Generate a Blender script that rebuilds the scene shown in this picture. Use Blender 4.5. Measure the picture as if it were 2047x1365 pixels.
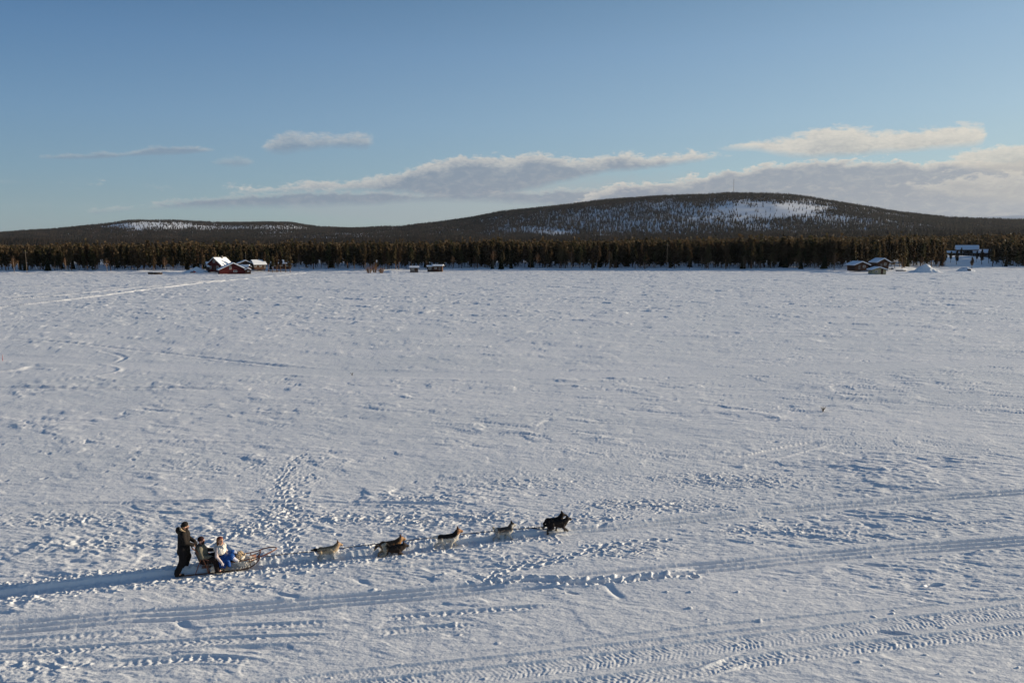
import bpy, bmesh, math, random, time
import numpy as np
from mathutils import Vector, Matrix
for o in list(bpy.data.objects): bpy.data.objects.remove(o)
SC = bpy.context.scene
COL = SC.collection
R = math.radians
T0 = time.time()

# ------------------------------------------------------------------ camera
CAM_H = 11.0; PITCH = R(7.23); FPX = 1478.0          # photograph pixels (2047 x 1365)
cam_d = bpy.data.cameras.new('camera'); cam_d.sensor_width = 36; cam_d.lens = 36 * FPX / 2047
cam_d.clip_start = 0.1; cam_d.clip_end = 60000
cam = bpy.data.objects.new('camera', cam_d); COL.objects.link(cam)
cam.location = (0, 0, CAM_H); cam.rotation_euler = (R(90) - PITCH, 0, 0)
SC.camera = cam

def ray(x, y):
    u = (x - 1023.5) / FPX; v = -(y - 682.5) / FPX
    return (u, math.cos(PITCH) + v * math.sin(PITCH), -math.sin(PITCH) + v * math.cos(PITCH))
def G(x, y, z=0.0):                                   # where the sight line of a photo pixel meets height z
    d = ray(x, y); t = (z - CAM_H) / d[2]
    return (d[0] * t, d[1] * t)
def AE(x, y):                                         # azimuth / elevation in degrees
    d = ray(x, y)
    return (math.degrees(math.atan2(d[0], d[1])), math.degrees(math.atan2(d[2], math.hypot(d[0], d[1]))))

# ------------------------------------------------------------------ sun and sky
SUN_EL = R(10.5); SUN_AZ = R(73)                      # clockwise from +Y (the view direction)
SUN_DIR = Vector((math.sin(SUN_AZ) * math.cos(SUN_EL), math.cos(SUN_AZ) * math.cos(SUN_EL), math.sin(SUN_EL)))
sl = bpy.data.lights.new('sun', 'SUN'); sl.energy = 5.0; sl.angle = R(0.53); sl.color = (1.0, 0.85, 0.63)
so = bpy.data.objects.new('sun', sl); COL.objects.link(so)
so.rotation_euler = (-SUN_DIR).to_track_quat('-Z', 'Y').to_euler()
SC.view_settings.view_transform = 'Standard'; SC.view_settings.look = 'None'
SC.view_settings.gamma = 1; EXPO = 0.53; SC.view_settings.exposure = EXPO
SC.cycles.max_bounces = 5; SC.cycles.diffuse_bounces = 2; SC.cycles.transparent_max_bounces = 8
SC.cycles.volume_bounces = 0

class NT:                                             # terse node-tree writer
    def __init__(s, tree): s.t = tree; s.n = tree.nodes; s.l = tree.links
    def new(s, typ, **kw):
        n = s.n.new(typ)
        for k, v in kw.items(): setattr(n, k, v)
        return n
    def put(s, inp, v):
        if isinstance(v, bpy.types.NodeSocket): s.l.new(v, inp)
        else: inp.default_value = v
    def m(s, op, a, b=None, c=None, clamp=False):
        n = s.new('ShaderNodeMath', operation=op); n.use_clamp = clamp
        s.put(n.inputs[0], a)
        if b is not None: s.put(n.inputs[1], b)
        if c is not None: s.put(n.inputs[2], c)
        return n.outputs[0]
    def mix(s, f, a, b, blend='MIX'):
        n = s.new('ShaderNodeMix', data_type='RGBA', blend_type=blend)
        s.put(n.inputs[0], f); s.put(n.inputs[6], a); s.put(n.inputs[7], b)
        return n.outputs[2]
    def noise(s, vec, scale, detail=3, rough=0.5, dist=0.0):
        n = s.new('ShaderNodeTexNoise'); n.inputs['Scale'].default_value = scale
        n.inputs['Detail'].default_value = detail; n.inputs['Roughness'].default_value = rough
        n.inputs['Distortion'].default_value = dist
        if vec is not None: s.put(n.inputs['Vector'], vec)
        return n.outputs[0]
    def mapping(s, vec, scale=(1, 1, 1), rot=(0, 0, 0), loc=(0, 0, 0)):
        n = s.new('ShaderNodeMapping'); s.put(n.inputs[0], vec)
        n.inputs['Scale'].default_value = scale; n.inputs['Rotation'].default_value = rot
        n.inputs['Location'].default_value = loc
        return n.outputs[0]
    def ramp(s, fac, stops, interp='LINEAR'):
        n = s.new('ShaderNodeValToRGB'); n.color_ramp.interpolation = interp
        e = n.color_ramp.elements
        while len(e) > 1: e.remove(e[-1])
        e[0].position = stops[0][0]; e[0].color = stops[0][1]
        for p, c in stops[1:]:
            k = e.new(p); k.color = c
        s.put(n.inputs[0], fac); return n.outputs[0]

world = bpy.data.worlds.new('World'); SC.world = world; world.use_nodes = True
w = NT(world.node_tree); w.n.clear()
SKY_S = 0.10
sky = w.new('ShaderNodeTexSky', sky_type='NISHITA'); sky.sun_disc = False
sky.sun_elevation = SUN_EL; sky.sun_rotation = SUN_AZ
sky.altitude = 200; sky.air_density = 1.0; sky.dust_density = 1.0; sky.ozone_density = 1.5
gen = w.new('ShaderNodeTexCoord').outputs['Generated']
sep = w.new('ShaderNodeSeparateXYZ'); w.put(sep.inputs[0], gen)
az = w.m('MULTIPLY', w.m('ARCTAN2', sep.outputs[0], sep.outputs[1]), 57.29578)
el = w.m('MULTIPLY', w.m('ARCSINE', sep.outputs[2]), 57.29578)
AZ0, AZ1, EL1 = -46.0, 74.0, 14.0
azn = w.m('DIVIDE', w.m('SUBTRACT', az, AZ0), AZ1 - AZ0)
cv = w.new('ShaderNodeCombineXYZ'); w.put(cv.inputs[0], w.m('MULTIPLY', az, 0.45)); w.put(cv.inputs[1], el)
nb = w.noise(cv.outputs[0], 0.95, 6, 0.62, 0.4)       # billows
nf = w.noise(cv.outputs[0], 2.4, 6, 0.68, 0.5); nh = w.noise(cv.outputs[0], 7.0, 4, 0.6, 0.3)
def curve(pts):
    n = w.new('ShaderNodeFloatCurve'); w.put(n.inputs['Value'], azn); c = n.mapping.curves[0]
    P = []
    for x, y in pts:
        a, e = AE(x, y); P.append(((a - AZ0) / (AZ1 - AZ0), max(0, min(1, e / EL1 * 1.0))))
    P.sort()
    P = [(0.0, P[0][1])] * (P[0][0] > 0) + P + [(1.0, P[-1][1])] * (P[-1][0] < 1)
    c.points[0].location = P[0]; c.points[1].location = P[-1]
    for p in P[1:-1]: c.points.new(*p)
    for p in c.points: p.handle_type = 'AUTO_CLAMPED'
    n.mapping.update()
    return w.m('MULTIPLY', n.outputs[0], EL1)
def rgb(r, g, b):                                     # sRGB 0-255 -> linear, in world units before SKY_S
    f = lambda c: ((c / 255 + 0.055) / 1.055) ** 2.4 if c > 10 else c / 3294.6
    k = SKY_S * 2 ** EXPO
    return f(r) / k, f(g) / k, f(b) / k, 1
eln = w.m('DIVIDE', el, 90.0, clamp=True)
grad = w.ramp(eln, [(0.0, rgb(150, 166, 172)), (2.2 / 90, rgb(142, 168, 180)), (5 / 90, rgb(135, 168, 190)), (9 / 90, rgb(130, 166, 198)),
                    (14 / 90, rgb(117, 155, 194)), (20 / 90, rgb(92, 132, 172)), (35 / 90, rgb(70, 100, 142)), (1.0, rgb(58, 82, 118))])
rt = w.m('DIVIDE', w.m('SUBTRACT', az, -35.0), 75.0, clamp=True)
grad = w.mix(1.0, grad, w.mix(rt, w.mix(w.m('DIVIDE', el, 18.0, clamp=True), (0.88, 0.90, 0.92, 1), (0.34, 0.52, 0.66, 1)), (1.55, 1.34, 1.14, 1)), 'MULTIPLY')
skycol = w.mix(0.15, grad, sky.outputs[0])
def bank(cur, top, bot, dark, lit, soft=0.22, amp=0.9, rim=0.55, opac=0.95, softb=0.35):
    soft *= 1.5; opac *= 0.92
    t = curve(top); b = curve(bot)
    t = w.m('ADD', t, w.m('MULTIPLY', w.m('SUBTRACT', nb, 0.44), amp * 3.2))
    t = w.m('ADD', t, w.m('MULTIPLY', w.m('SUBTRACT', nf, 0.46), amp * 2.6))
    t = w.m('ADD', t, w.m('MULTIPLY', w.m('SUBTRACT', nh, 0.5), amp * 0.9))
    b = w.m('ADD', b, w.m('MULTIPLY', w.m('SUBTRACT', nb, 0.44), -amp * 1.2))
    dt = w.m('SUBTRACT', t, el); db = w.m('SUBTRACT', el, b)
    den = w.m('MULTIPLY', w.m('DIVIDE', dt, soft, clamp=True), w.m('DIVIDE', db, softb, clamp=True))
    den = w.m('MULTIPLY', den, opac)
    f = w.m('SUBTRACT', 1.15, w.m('DIVIDE', dt, rim))
    f = w.m('ADD', f, w.m('MULTIPLY', w.m('SUBTRACT', w.m('ADD', w.m('MULTIPLY', nf, .6), w.m('MULTIPLY', nh, .4)), 0.5), 3.0), clamp=True)
    right = w.m('DIVIDE', w.m('SUBTRACT', az, -12.0), 45.0, clamp=True)
    litc = w.mix(right, lit[0], lit[1]); darkc = w.mix(right, dark[0], dark[1])
    low = w.m('DIVIDE', w.m('SUBTRACT', 3.2, el), 4.0, clamp=True)       # lower down the bellies thin out and glow
    darkc = w.mix(w.m('MULTIPLY', w.m('ADD', w.m('MULTIPLY', w.m('SUBTRACT', nf, 0.46), 5.0), w.m('MULTIPLY', low, 0.4)), 0.20, clamp=True), darkc, litc)
    return w.mix(den, cur, w.mix(f, darkc, litc))
DK = (rgb(126, 140, 158), rgb(152, 157, 167)); LT = (rgb(200, 198, 194), rgb(224, 216, 202)); VEIL = (rgb(158, 166, 174), rgb(176, 178, 178))
DK2 = (rgb(140, 150, 164), rgb(184, 182, 178))
c = skycol
c = bank(c, [(430, 425), (600, 392), (700, 375), (900, 350), (1100, 345), (1300, 345), (1500, 350), (1700, 352), (2600, 340)], [(430, 425), (700, 450), (1000, 470), (2600, 480)], VEIL, VEIL, 0.9, 0.5, 0.9, 0.55, 0.8)
c = bank(c, [(150, 434), (180, 424), (250, 415), (330, 405), (430, 395), (560, 385), (700, 383), (900, 388), (1000, 385), (1150, 378), (1250, 374), (1350, 380), (1400, 430)],
         [(150, 424), (180, 428), (300, 421), (500, 419), (700, 414), (900, 405), (1100, 415), (1250, 420), (1400, 424)], DK, LT, 0.25, 0.35, 0.3, 0.9, 0.5)
c = bank(c, [(1100, 420), (1180, 385), (1280, 368), (1400, 357), (1440, 345), (1550, 331), (1700, 322), (1850, 326), (1950, 322), (2047, 326), (2600, 300)],
         [(1100, 400), (1180, 430), (1280, 440), (1400, 450), (2600, 480)], DK, LT, 0.16, 0.55, 0.55, 0.97, 0.9)
c = bank(c, [(440, 394), (465, 385), (500, 376), (600, 368), (700, 362), (780, 348), (830, 333), (900, 318), (930, 312), (1000, 315), (1080, 307), (1180, 318), (1240, 305), (1300, 312), (1400, 307), (1440, 311), (1500, 330)],
         [(440, 384), (465, 389), (600, 384), (700, 383), (800, 388), (900, 397), (1000, 392), (1100, 372), (1200, 350), (1300, 338), (1400, 324), (1440, 318), (1500, 310)], DK, LT, 0.22, 0.45, 0.9, 0.92, 0.4)
c = bank(c, [(1370, 310), (1400, 299), (1480, 289), (1560, 275), (1600, 269), (1660, 253), (1720, 255), (1780, 264), (1850, 257), (1930, 250), (1975, 264), (2000, 300)],
         [(1370, 290), (1400, 298), (1500, 302), (1560, 315), (1650, 319), (1750, 311), (1850, 304), (1950, 297), (1975, 275), (2000, 262)], DK2, LT, 0.28, 0.45, 1.8, 0.93, 0.5)
c = bank(c, [(1850, 345), (1890, 316), (1950, 301), (2047, 290), (2300, 270), (2600, 300)],
         [(1850, 318), (1890, 330), (1950, 345), (2047, 356), (2300, 370), (2600, 360)], DK2, LT, 0.22, 0.5, 1.0, 0.9, 0.5)
c = bank(c, [(1780, 380), (1850, 365), (1950, 352), (2047, 355), (2400, 345)],
         [(1780, 372), (1850, 388), (1950, 402), (2047, 410), (2400, 420)], DK2, LT, 0.3, 0.8, 0.8, 0.6, 0.5)
c = bank(c, [(60, 325), (80, 312), (180, 306), (280, 301), (300, 293), (350, 291), (420, 298), (450, 312)],
         [(60, 306), (80, 318), (200, 319), (280, 312), (350, 311), (420, 304), (450, 296)], DK, LT, 0.16, 0.2, 0.25, 0.6, 0.2)
c = bank(c, [(505, 315), (525, 290), (550, 273), (585, 264), (620, 274), (660, 268), (740, 267), (755, 300)],
         [(505, 295), (525, 303), (560, 311), (600, 304), (650, 300), (700, 299), (740, 300), (755, 268)], DK, LT, 0.35, 0.5, 0.9, 0.66, 0.5)
c = bank(c, [(405, 336), (430, 318), (470, 316), (505, 320), (520, 338)],
         [(405, 318), (430, 330), (470, 334), (505, 330), (520, 318)], DK, LT, 0.3, 0.3, 0.5, 0.45, 0.3)
bg = w.new('ShaderNodeBackground'); w.put(bg.inputs[0], c); bg.inputs[1].default_value = SKY_S
wo = w.new('ShaderNodeOutputWorld'); w.l.new(bg.outputs[0], wo.inputs[0])

# ------------------------------------------------------------------ helpers
def tag(o, label=None, cat=None, group=None, kind=None):
    if label: o['label'] = label
    if cat: o['category'] = cat
    if group: o['group'] = group
    if kind: o['kind'] = kind
    return o
def empty(name, loc=(0, 0, 0), rz=0.0):
    o = bpy.data.objects.new(name, None); COL.objects.link(o); o.location = loc; o.rotation_euler = (0, 0, rz)
    o.empty_display_size = 0.2
    return o
def link(name, me, mat=None, parent=None):
    o = bpy.data.objects.new(name, me); COL.objects.link(o)
    if mat is not None and not len(me.materials): me.materials.append(mat)
    if parent is not None: o.parent = parent
    return o
def np_mesh(name, V, F, smooth=True):                 # V (n,3) float, F (m,k) int
    V = np.asarray(V, np.float32); F = np.asarray(F, np.int32)
    me = bpy.data.meshes.new(name); k = F.shape[1]
    me.vertices.add(len(V)); me.vertices.foreach_set('co', V.ravel())
    me.loops.add(F.size); me.loops.foreach_set('vertex_index', F.ravel())
    me.polygons.add(len(F)); me.polygons.foreach_set('loop_start', np.arange(0, F.size, k, dtype=np.int32))
    me.polygons.foreach_set('loop_total', np.full(len(F), k, np.int32))
    if smooth: me.polygons.foreach_set('use_smooth', np.ones(len(F), bool))
    me.update(calc_edges=True)
    return me
def principled(name, color=(0.8, 0.8, 0.8), rough=0.6, spec=0.3):
    mt = bpy.data.materials.new(name); mt.use_nodes = True
    t = NT(mt.node_tree); b = mt.node_tree.nodes['Principled BSDF']
    b.inputs['Base Color'].default_value = (*color[:3], 1); b.inputs['Roughness'].default_value = rough
    b.inputs['Specular IOR Level'].default_value = spec
    return mt, t, b
def vary(name, c1, c2, scale=8, rough=0.75, spec=0.2, bump=0.0, stretch=(1, 1, 1), obvar=0.0):
    mt, t, b = principled(name, c1, rough, spec)
    tc = t.new('ShaderNodeTexCoord').outputs['Object']
    v = t.mapping(tc, stretch)
    n = t.noise(v, scale, 4, 0.6)
    col = t.ramp(n, [(0.33, (*c1, 1)), (0.67, (*c2, 1))])
    if obvar:
        oi = t.new('ShaderNodeObjectInfo')
        hs = t.new('ShaderNodeHueSaturation'); t.put(hs.inputs['Color'], col)
        t.put(hs.inputs['Value'], t.m('ADD', 1.0 - obvar, t.m('MULTIPLY', oi.outputs['Random'], 2 * obvar)))
        t.put(hs.inputs['Hue'], t.m('ADD', 0.49, t.m('MULTIPLY', oi.outputs['Random'], 0.02)))
        col = hs.outputs[0]
    t.put(b.inputs['Base Color'], col)
    if bump:
        bn = t.new('ShaderNodeBump'); bn.inputs['Strength'].default_value = 0.6; bn.inputs['Distance'].default_value = bump
        t.put(bn.inputs['Height'], n); t.put(b.inputs['Normal'], bn.outputs[0])
    return mt
def sstep(a, b, x):
    t = np.clip((x - a) / (b - a), 0, 1); return t * t * (3 - 2 * t)
_pt = {}
def gnoise(x, y, seed=0):                             # 2-D gradient noise, about -1..1
    if seed not in _pt:
        r = np.random.RandomState(seed + 11); a = r.rand(256) * 2 * np.pi
        _pt[seed] = (r.permutation(256).astype(np.int32), np.cos(a).astype(np.float32), np.sin(a).astype(np.float32))
    P, gx, gy = _pt[seed]
    x0 = np.floor(x); y0 = np.floor(y)
    fx = (x - x0).astype(np.float32); fy = (y - y0).astype(np.float32)
    xi = x0.astype(np.int64) & 255; yi = y0.astype(np.int64) & 255
    xj = (xi + 1) & 255; yj = (yi + 1) & 255
    ux = fx * fx * fx * (fx * (fx * 6 - 15) + 10); uy = fy * fy * fy * (fy * (fy * 6 - 15) + 10)
    def g(a, b, dx, dy):
        h = P[(P[a] + b) & 255]; return gx[h] * dx + gy[h] * dy
    n0 = g(xi, yi, fx, fy); n1 = g(xj, yi, fx - 1, fy)
    m0 = g(xi, yj, fx, fy - 1); m1 = g(xj, yj, fx - 1, fy - 1)
    return ((n0 + ux * (n1 - n0)) * (1 - uy) + (m0 + ux * (m1 - m0)) * uy) * 1.5
# ------------------------------------------------------------------ the land
def plx(pts, key):                                    # interpolate a quantity given at photo x over azimuth
    a = np.array([AE(p[0], 500)[0] for p in pts]); v = np.array([p[1] for p in pts], float)
    return lambda az: np.interp(az, a, v)
shore_px = [(-400, 551), (0, 547), (280, 546), (420, 545), (600, 541), (760, 543), (900, 541), (1200, 541), (1500, 541), (1640, 541), (1700, 543), (1790, 543), (1830, 539), (2047, 536), (2400, 535)]
shore_az = np.array([AE(p[0], p[1])[0] for p in shore_px])
shore_r = np.array([math.hypot(*G(*p)) for p in shore_px])
def shore(azd, x=None): return np.interp(azd, shore_az, shore_r)
# land height along the sight azimuth: (distance, photo y of the ground there) per photo x
def zprof(xs, ys, r):
    a = np.array([AE(x, y)[0] for x, y in zip(xs, ys)]); e = np.array([AE(x, y)[1] for x, y in zip(xs, ys)])
    z = CAM_H + np.tan(np.radians(e)) * r
    return lambda azd: np.interp(azd, a, z)
KX = (-600, 0, 100, 200, 260, 330, 430, 520, 580, 640, 700, 800, 850, 1000, 1100, 1200, 1300, 1400, 1465, 1550, 1620, 1700, 1800, 1900, 2047, 2600)
left_c = zprof((-600, 0, 100, 200, 260, 330, 430, 520, 580, 640, 700, 760, 850, 1000, 2600), (470, 470, 463, 452, 444, 443, 450, 448, 449, 457, 460, 462, 470, 482, 490), 5200)
main_c = zprof((-600, 500, 640, 700, 800, 850, 950, 1000, 1100, 1200, 1300, 1400, 1465, 1550, 1620, 1700, 1800, 1900, 2047, 2600), (480, 478, 466, 461, 457, 451, 438, 428, 417, 406, 398, 394, 391, 393, 401, 413, 430, 440, 447, 470), 4200)
far_c = zprof((-600, 1600, 1750, 1850, 1950, 2047, 2300, 2600), (492, 480, 452, 443, 437, 433, 425, 440), 7000)
foot = zprof((-600, 0, 400, 800, 1200, 1600, 2047, 2600), (490, 489, 487, 484, 481, 476, 470, 470), 2300)
near = zprof((-600, 0, 400, 800, 1200, 1600, 2047, 2600), (507, 506, 505, 503, 498, 493, 490, 490), 1200)
def land(x, y):                                       # the large shape: lake, shore, forest floor, hills
    r = np.hypot(x, y); azd = np.degrees(np.arctan2(x, y))
    s = shore(azd) + gnoise(x / 23.0, y / 23.0, 3) * 5 + gnoise(x / 7.0, y / 7.0, 4) * 1.5
    d = r - s
    front = y > 0
    z = 0.55 * sstep(0, 7, d) + 0.7 * sstep(5, 40, d)
    z = z + sstep(20, 500, d) * (2.0 + 1.6 * np.clip(azd / 34, -1, 1))
    # knoll that carries the big house on the right
    hx, hy = G(1935, 514, 4.6)
    z = z + 3.4 * np.exp(-(((x - hx) / 34) ** 2 + ((y - hy - 18) / 30) ** 2))
    n = near(azd); f = foot(azd)
    zz = np.where(r < 1200, z + (n - z) * sstep(560, 1200, r), n + (f - n) * sstep(1200, 2300, r))
    hump = lambda c, r0, rc, r1: np.where(r < rc, sstep(r0, rc, r), 1 - 0.8 * sstep(rc, r1, r)) * 1.0
    base = np.where(r > 2300, f, zz)
    m = base + (main_c(azd) - base) * np.where(r < 4200, sstep(2300, 4200, r) ** 1.15, 1 - 0.75 * sstep(4200, 6500, r))
    l = base + (left_c(azd) - base) * np.where(r < 5200, sstep(2600, 5200, r) ** 1.15, 1 - 0.75 * sstep(5200, 8000, r))
    q = base + (far_c(azd) - base) * np.where(r < 7000, sstep(3000, 7000, r), 1 - 0.75 * sstep(7000, 10000, r))
    h = np.maximum(np.maximum(m, l), q)
    far = np.where(r > 2300, h, zz)
    amp = sstep(1200, 2600, r)
    far = far + amp * (gnoise(x / 420.0, y / 420.0, 21) * 7 + gnoise(x / 150.0, y / 150.0, 22) * 3)
    far = np.where(r < 560, z, far)
    edge = sstep(50, 75, np.abs(azd))                 # beyond the view the land flattens into low forest country
    far = far * (1 - edge) + np.minimum(far, 6) * edge
    return np.where(d > 0, far, 0.0)

# rows (y) and columns (u) of the one ground sheet
ys = list(np.linspace(-600, -20, 12)) + list(np.linspace(-15, 13.2, 60))
yy = 13.5
while yy < 440: ys.append(yy); yy += min(max(0.022, yy * yy / (21000.0 if yy < 34 else 12500.0)), 0.62)
while yy < 1300: ys.append(yy); yy *= 1.012
ys = np.array(ys); NR = len(ys)
NC = 1560
uc = np.linspace(-1, 1, NC)
outg = np.cumsum(1.35 ** np.arange(22)) * 0.006
def halfw(y): return np.where(y < 14, 19.0, 19.0 + (y - 14) * 0.80)
hw = halfw(ys)
ex = np.linspace(0, 1, 22)[None, :] ** 1
far_x = 2600.0
grow = (np.exp(np.linspace(0, 1, 23)[1:] * 6) - 1) / (math.exp(6) - 1)
Xc = uc[None, :] * hw[:, None]
Xr = hw[:, None] + grow[None, :] * (far_x - hw[:, None])
X = np.concatenate([-Xr[:, ::-1], Xc, Xr], axis=1)
def shear(v): return 0.205 * (1 - sstep(38, 115, v)) * sstep(-14, 8, v)    # near rows run parallel to the ruts
Y = ys[:, None] + shear(ys)[:, None] * np.clip(X, -hw[:, None], hw[:, None])
def row_of(x, y):
    v = y
    for _ in range(12): v = y - float(shear(v)) * min(max(x, -float(halfw(v))), float(halfw(v)))
    return v
# rows bend a little towards the arc so distant cells stay even
dY = np.gradient(ys)[:, None] + 0 * X; VR = ys[:, None] + 0 * X; dX = np.gradient(X, axis=1)
inside = (np.abs(X) <= hw[:, None] * 1.02) & (Y > 13)
print('ground grid', X.shape, round(time.time() - T0, 1))
Z = land(X, Y)
onlake = 1 - sstep(0.05, 0.6, Z)
rel = np.zeros(X.shape, np.float32)
def fade(lx, ly): return (np.clip(lx / (2.2 * dX) - 0.6, 0, 1) * np.clip(ly / (2.0 * dY) - 0.6, 0, 1)).astype(np.float32)
warp1 = gnoise(X / 3.1, Y / 2.3, 5) * 0.9 + gnoise(X / 1.1, Y / 0.9, 6) * 0.3
warp2 = gnoise(X / 9.0, Y / 9.0, 7)
ca, sa = math.cos(R(-10)), math.sin(R(-10))
XR = X * ca + Y * sa; YR = -X * sa + Y * ca          # sastrugi axis
rough_zone = np.clip(0.5 + 0.9 * (gnoise(X / 11.0, Y / 8.0, 8) + 0.5 * gnoise(X / 4.0, Y / 3.0, 9)), 0.08, 1.25)
# soft undulation
rel += gnoise(X / 14.0, Y / 9.0, 1) * 0.07 * fade(14, 9)
rel += gnoise(XR / 5.0 + warp2, YR / 2.6, 2) * 0.030 * fade(5, 2.6)
# wind scarps: noise pushed through a steep step so that edges are sharp and cast shadows
def scarp(lx, ly, seed, amp, thr, hard, wrp):
    n = gnoise((XR + wrp * warp1) / lx, (YR + 0.6 * wrp * warp1) / ly, seed)
    s = sstep(thr, thr + hard, n)
    return (s * (0.55 + 0.45 * np.clip(n, 0, 1))).astype(np.float32) * amp
rel += scarp(3.0, 0.80, 31, 0.042, 0.12, 0.16, 1.0) * rough_zone * fade(2.6, 0.95)
rel += scarp(1.4, 0.34, 32, 0.026, 0.12, 0.18, 0.5) * rough_zone * fade(1.25, 0.42)
rel -= scarp(2.0, 0.42, 33, 0.032, 0.24, 0.16, 0.6) * rough_zone * fade(2.0, 0.42)
rel += scarp(0.55, 0.17, 39, 0.018, 0.08, 0.2, 0.25) * (0.3 + rough_zone) * fade(0.55, 0.17)
rel -= scarp(0.8, 0.22, 40, 0.022, 0.18, 0.2, 0.3) * rough_zone * fade(0.8, 0.22)
rel += scarp(7.5, 2.0, 34, 0.06, 0.15, 0.10, 2.2) * (0.3 + 0.7 * rough_zone) * fade(6.5, 2.2)
rel += scarp(22, 5.0, 35, 0.16, 0.12, 0.16, 5.0) * fade(22, 5.0) * sstep(60, 160, Y)
rel += scarp(9, 3.0, 38, 0.10, 0.16, 0.2, 3.0) * fade(9, 3.0) * sstep(50, 120, Y)
rel += gnoise(XR / 0.62, YR / 0.26, 36) * 0.016 * (0.4 + rough_zone) * fade(0.62, 0.26)
rel += gnoise(X / 0.27, Y / 0.14, 37) * 0.009 * (0.3 + rough_zone) * fade(0.27, 0.14)
rel += gnoise(X / 0.13, Y / 0.08, 42) * 0.0055 * (0.2 + rough_zone) * fade(0.13, 0.08)
brk = np.clip(gnoise(X / 3.7, Y / 1.9, 43) * 1.6 + gnoise(X / 1.1, Y / 0.8, 44) * 0.6 - 0.25, 0, 1) * rough_zone
rel += brk * (sstep(0.05, 0.3, gnoise(X / 0.24, Y / 0.15, 45)) * 0.020 + gnoise(X / 0.4, Y / 0.22, 46) * 0.012) * fade(0.24, 0.15)
print('relief', round(time.time() - T0, 1))

rel *= 0.86 - 0.08 * (1 - sstep(30, 60, Y))
# --- broken crust where people and dogs have trampled: sharp little plates and pits
ZN = np.zeros(X.shape, np.float32)
for px, py, sx, sy, a in ((600, 925, 2.6, 2.0, 1), (585, 960, 1.6, 2.2, 1), (80, 890, 4.0, 1.8, 1), (170, 880, 4.0, 1.6, .9), (300, 890, 3.4, 1.2, .7), (400, 930, 3.6, 1.4, .8), (140, 1040, 3.4, .9, .8),
        (500, 1060, 1.8, 1.0, 1), (560, 1030, 1.2, 1.6, 1), (690, 1035, 2.4, .9, 1), (820, 1040, 2.0, .9, 1), (960, 1035, 2.0, .8, .9), (840, 1000, 2.6, 1.0, .7), (1180, 1040, 2.6, .8, .8), (1300, 1010, 3.2, .9, .9),
        (1040, 1120, 1.4, .6, .9), (1240, 1100, 1.8, .8, .8), (1550, 1060, 2.6, .7, .6), (980, 1165, 1.1, .5, 1), (1000, 960, 5, 2, .5), (1450, 960, 5, 1.6, .6), (60, 1335, 1.6, .6, .4), (500, 1170, 2.6, .35, .6), (200, 1090, 2.6, .6, .8), (1250, 900, 7, 3, .5), (700, 860, 8, 3, .4), (1700, 880, 8, 3, .5)):
    cx, cy = G(px, py); ZN = np.maximum(ZN, a * np.exp(-((X - cx) / sx) ** 2 - ((Y - cy) / sy) ** 2).astype(np.float32))
ZN = np.clip(ZN * (1.25 + 0.9 * gnoise(X / 0.9, Y / 0.7, 47)), 0, 1.2)
w3 = gnoise(X / 0.45, Y / 0.35, 48)
pl = gnoise(X / 0.42 + w3 * .7, Y / 0.24 - w3 * .5, 49); pm = gnoise(X / 0.2 + w3, Y / 0.13, 50)
rel += ZN * ((sstep(0.02, 0.12, pl) - sstep(0.30, 0.38, pl) * 0.8) * 0.038 + (sstep(0.1, 0.22, pm) - .3) * 0.022) * fade(0.42, 0.24)
# wind crust in the middle distance: long thin scarps
mid = sstep(30, 50, Y)
rel += scarp(5.0, 1.0, 83, 0.050, 0.10, 0.12, 1.6) * mid * fade(5.0, 1.0) * (0.5 + 0.6 * rough_zone)
rel -= scarp(3.2, 0.7, 84, 0.042, 0.16, 0.14, 1.0) * mid * fade(3.2, 0.7) * (0.4 + 0.7 * rough_zone)
rel += scarp(11.0, 2.4, 85, 0.07, 0.14, 0.12, 2.4) * sstep(60, 90, Y) * fade(11, 2.4)
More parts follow.
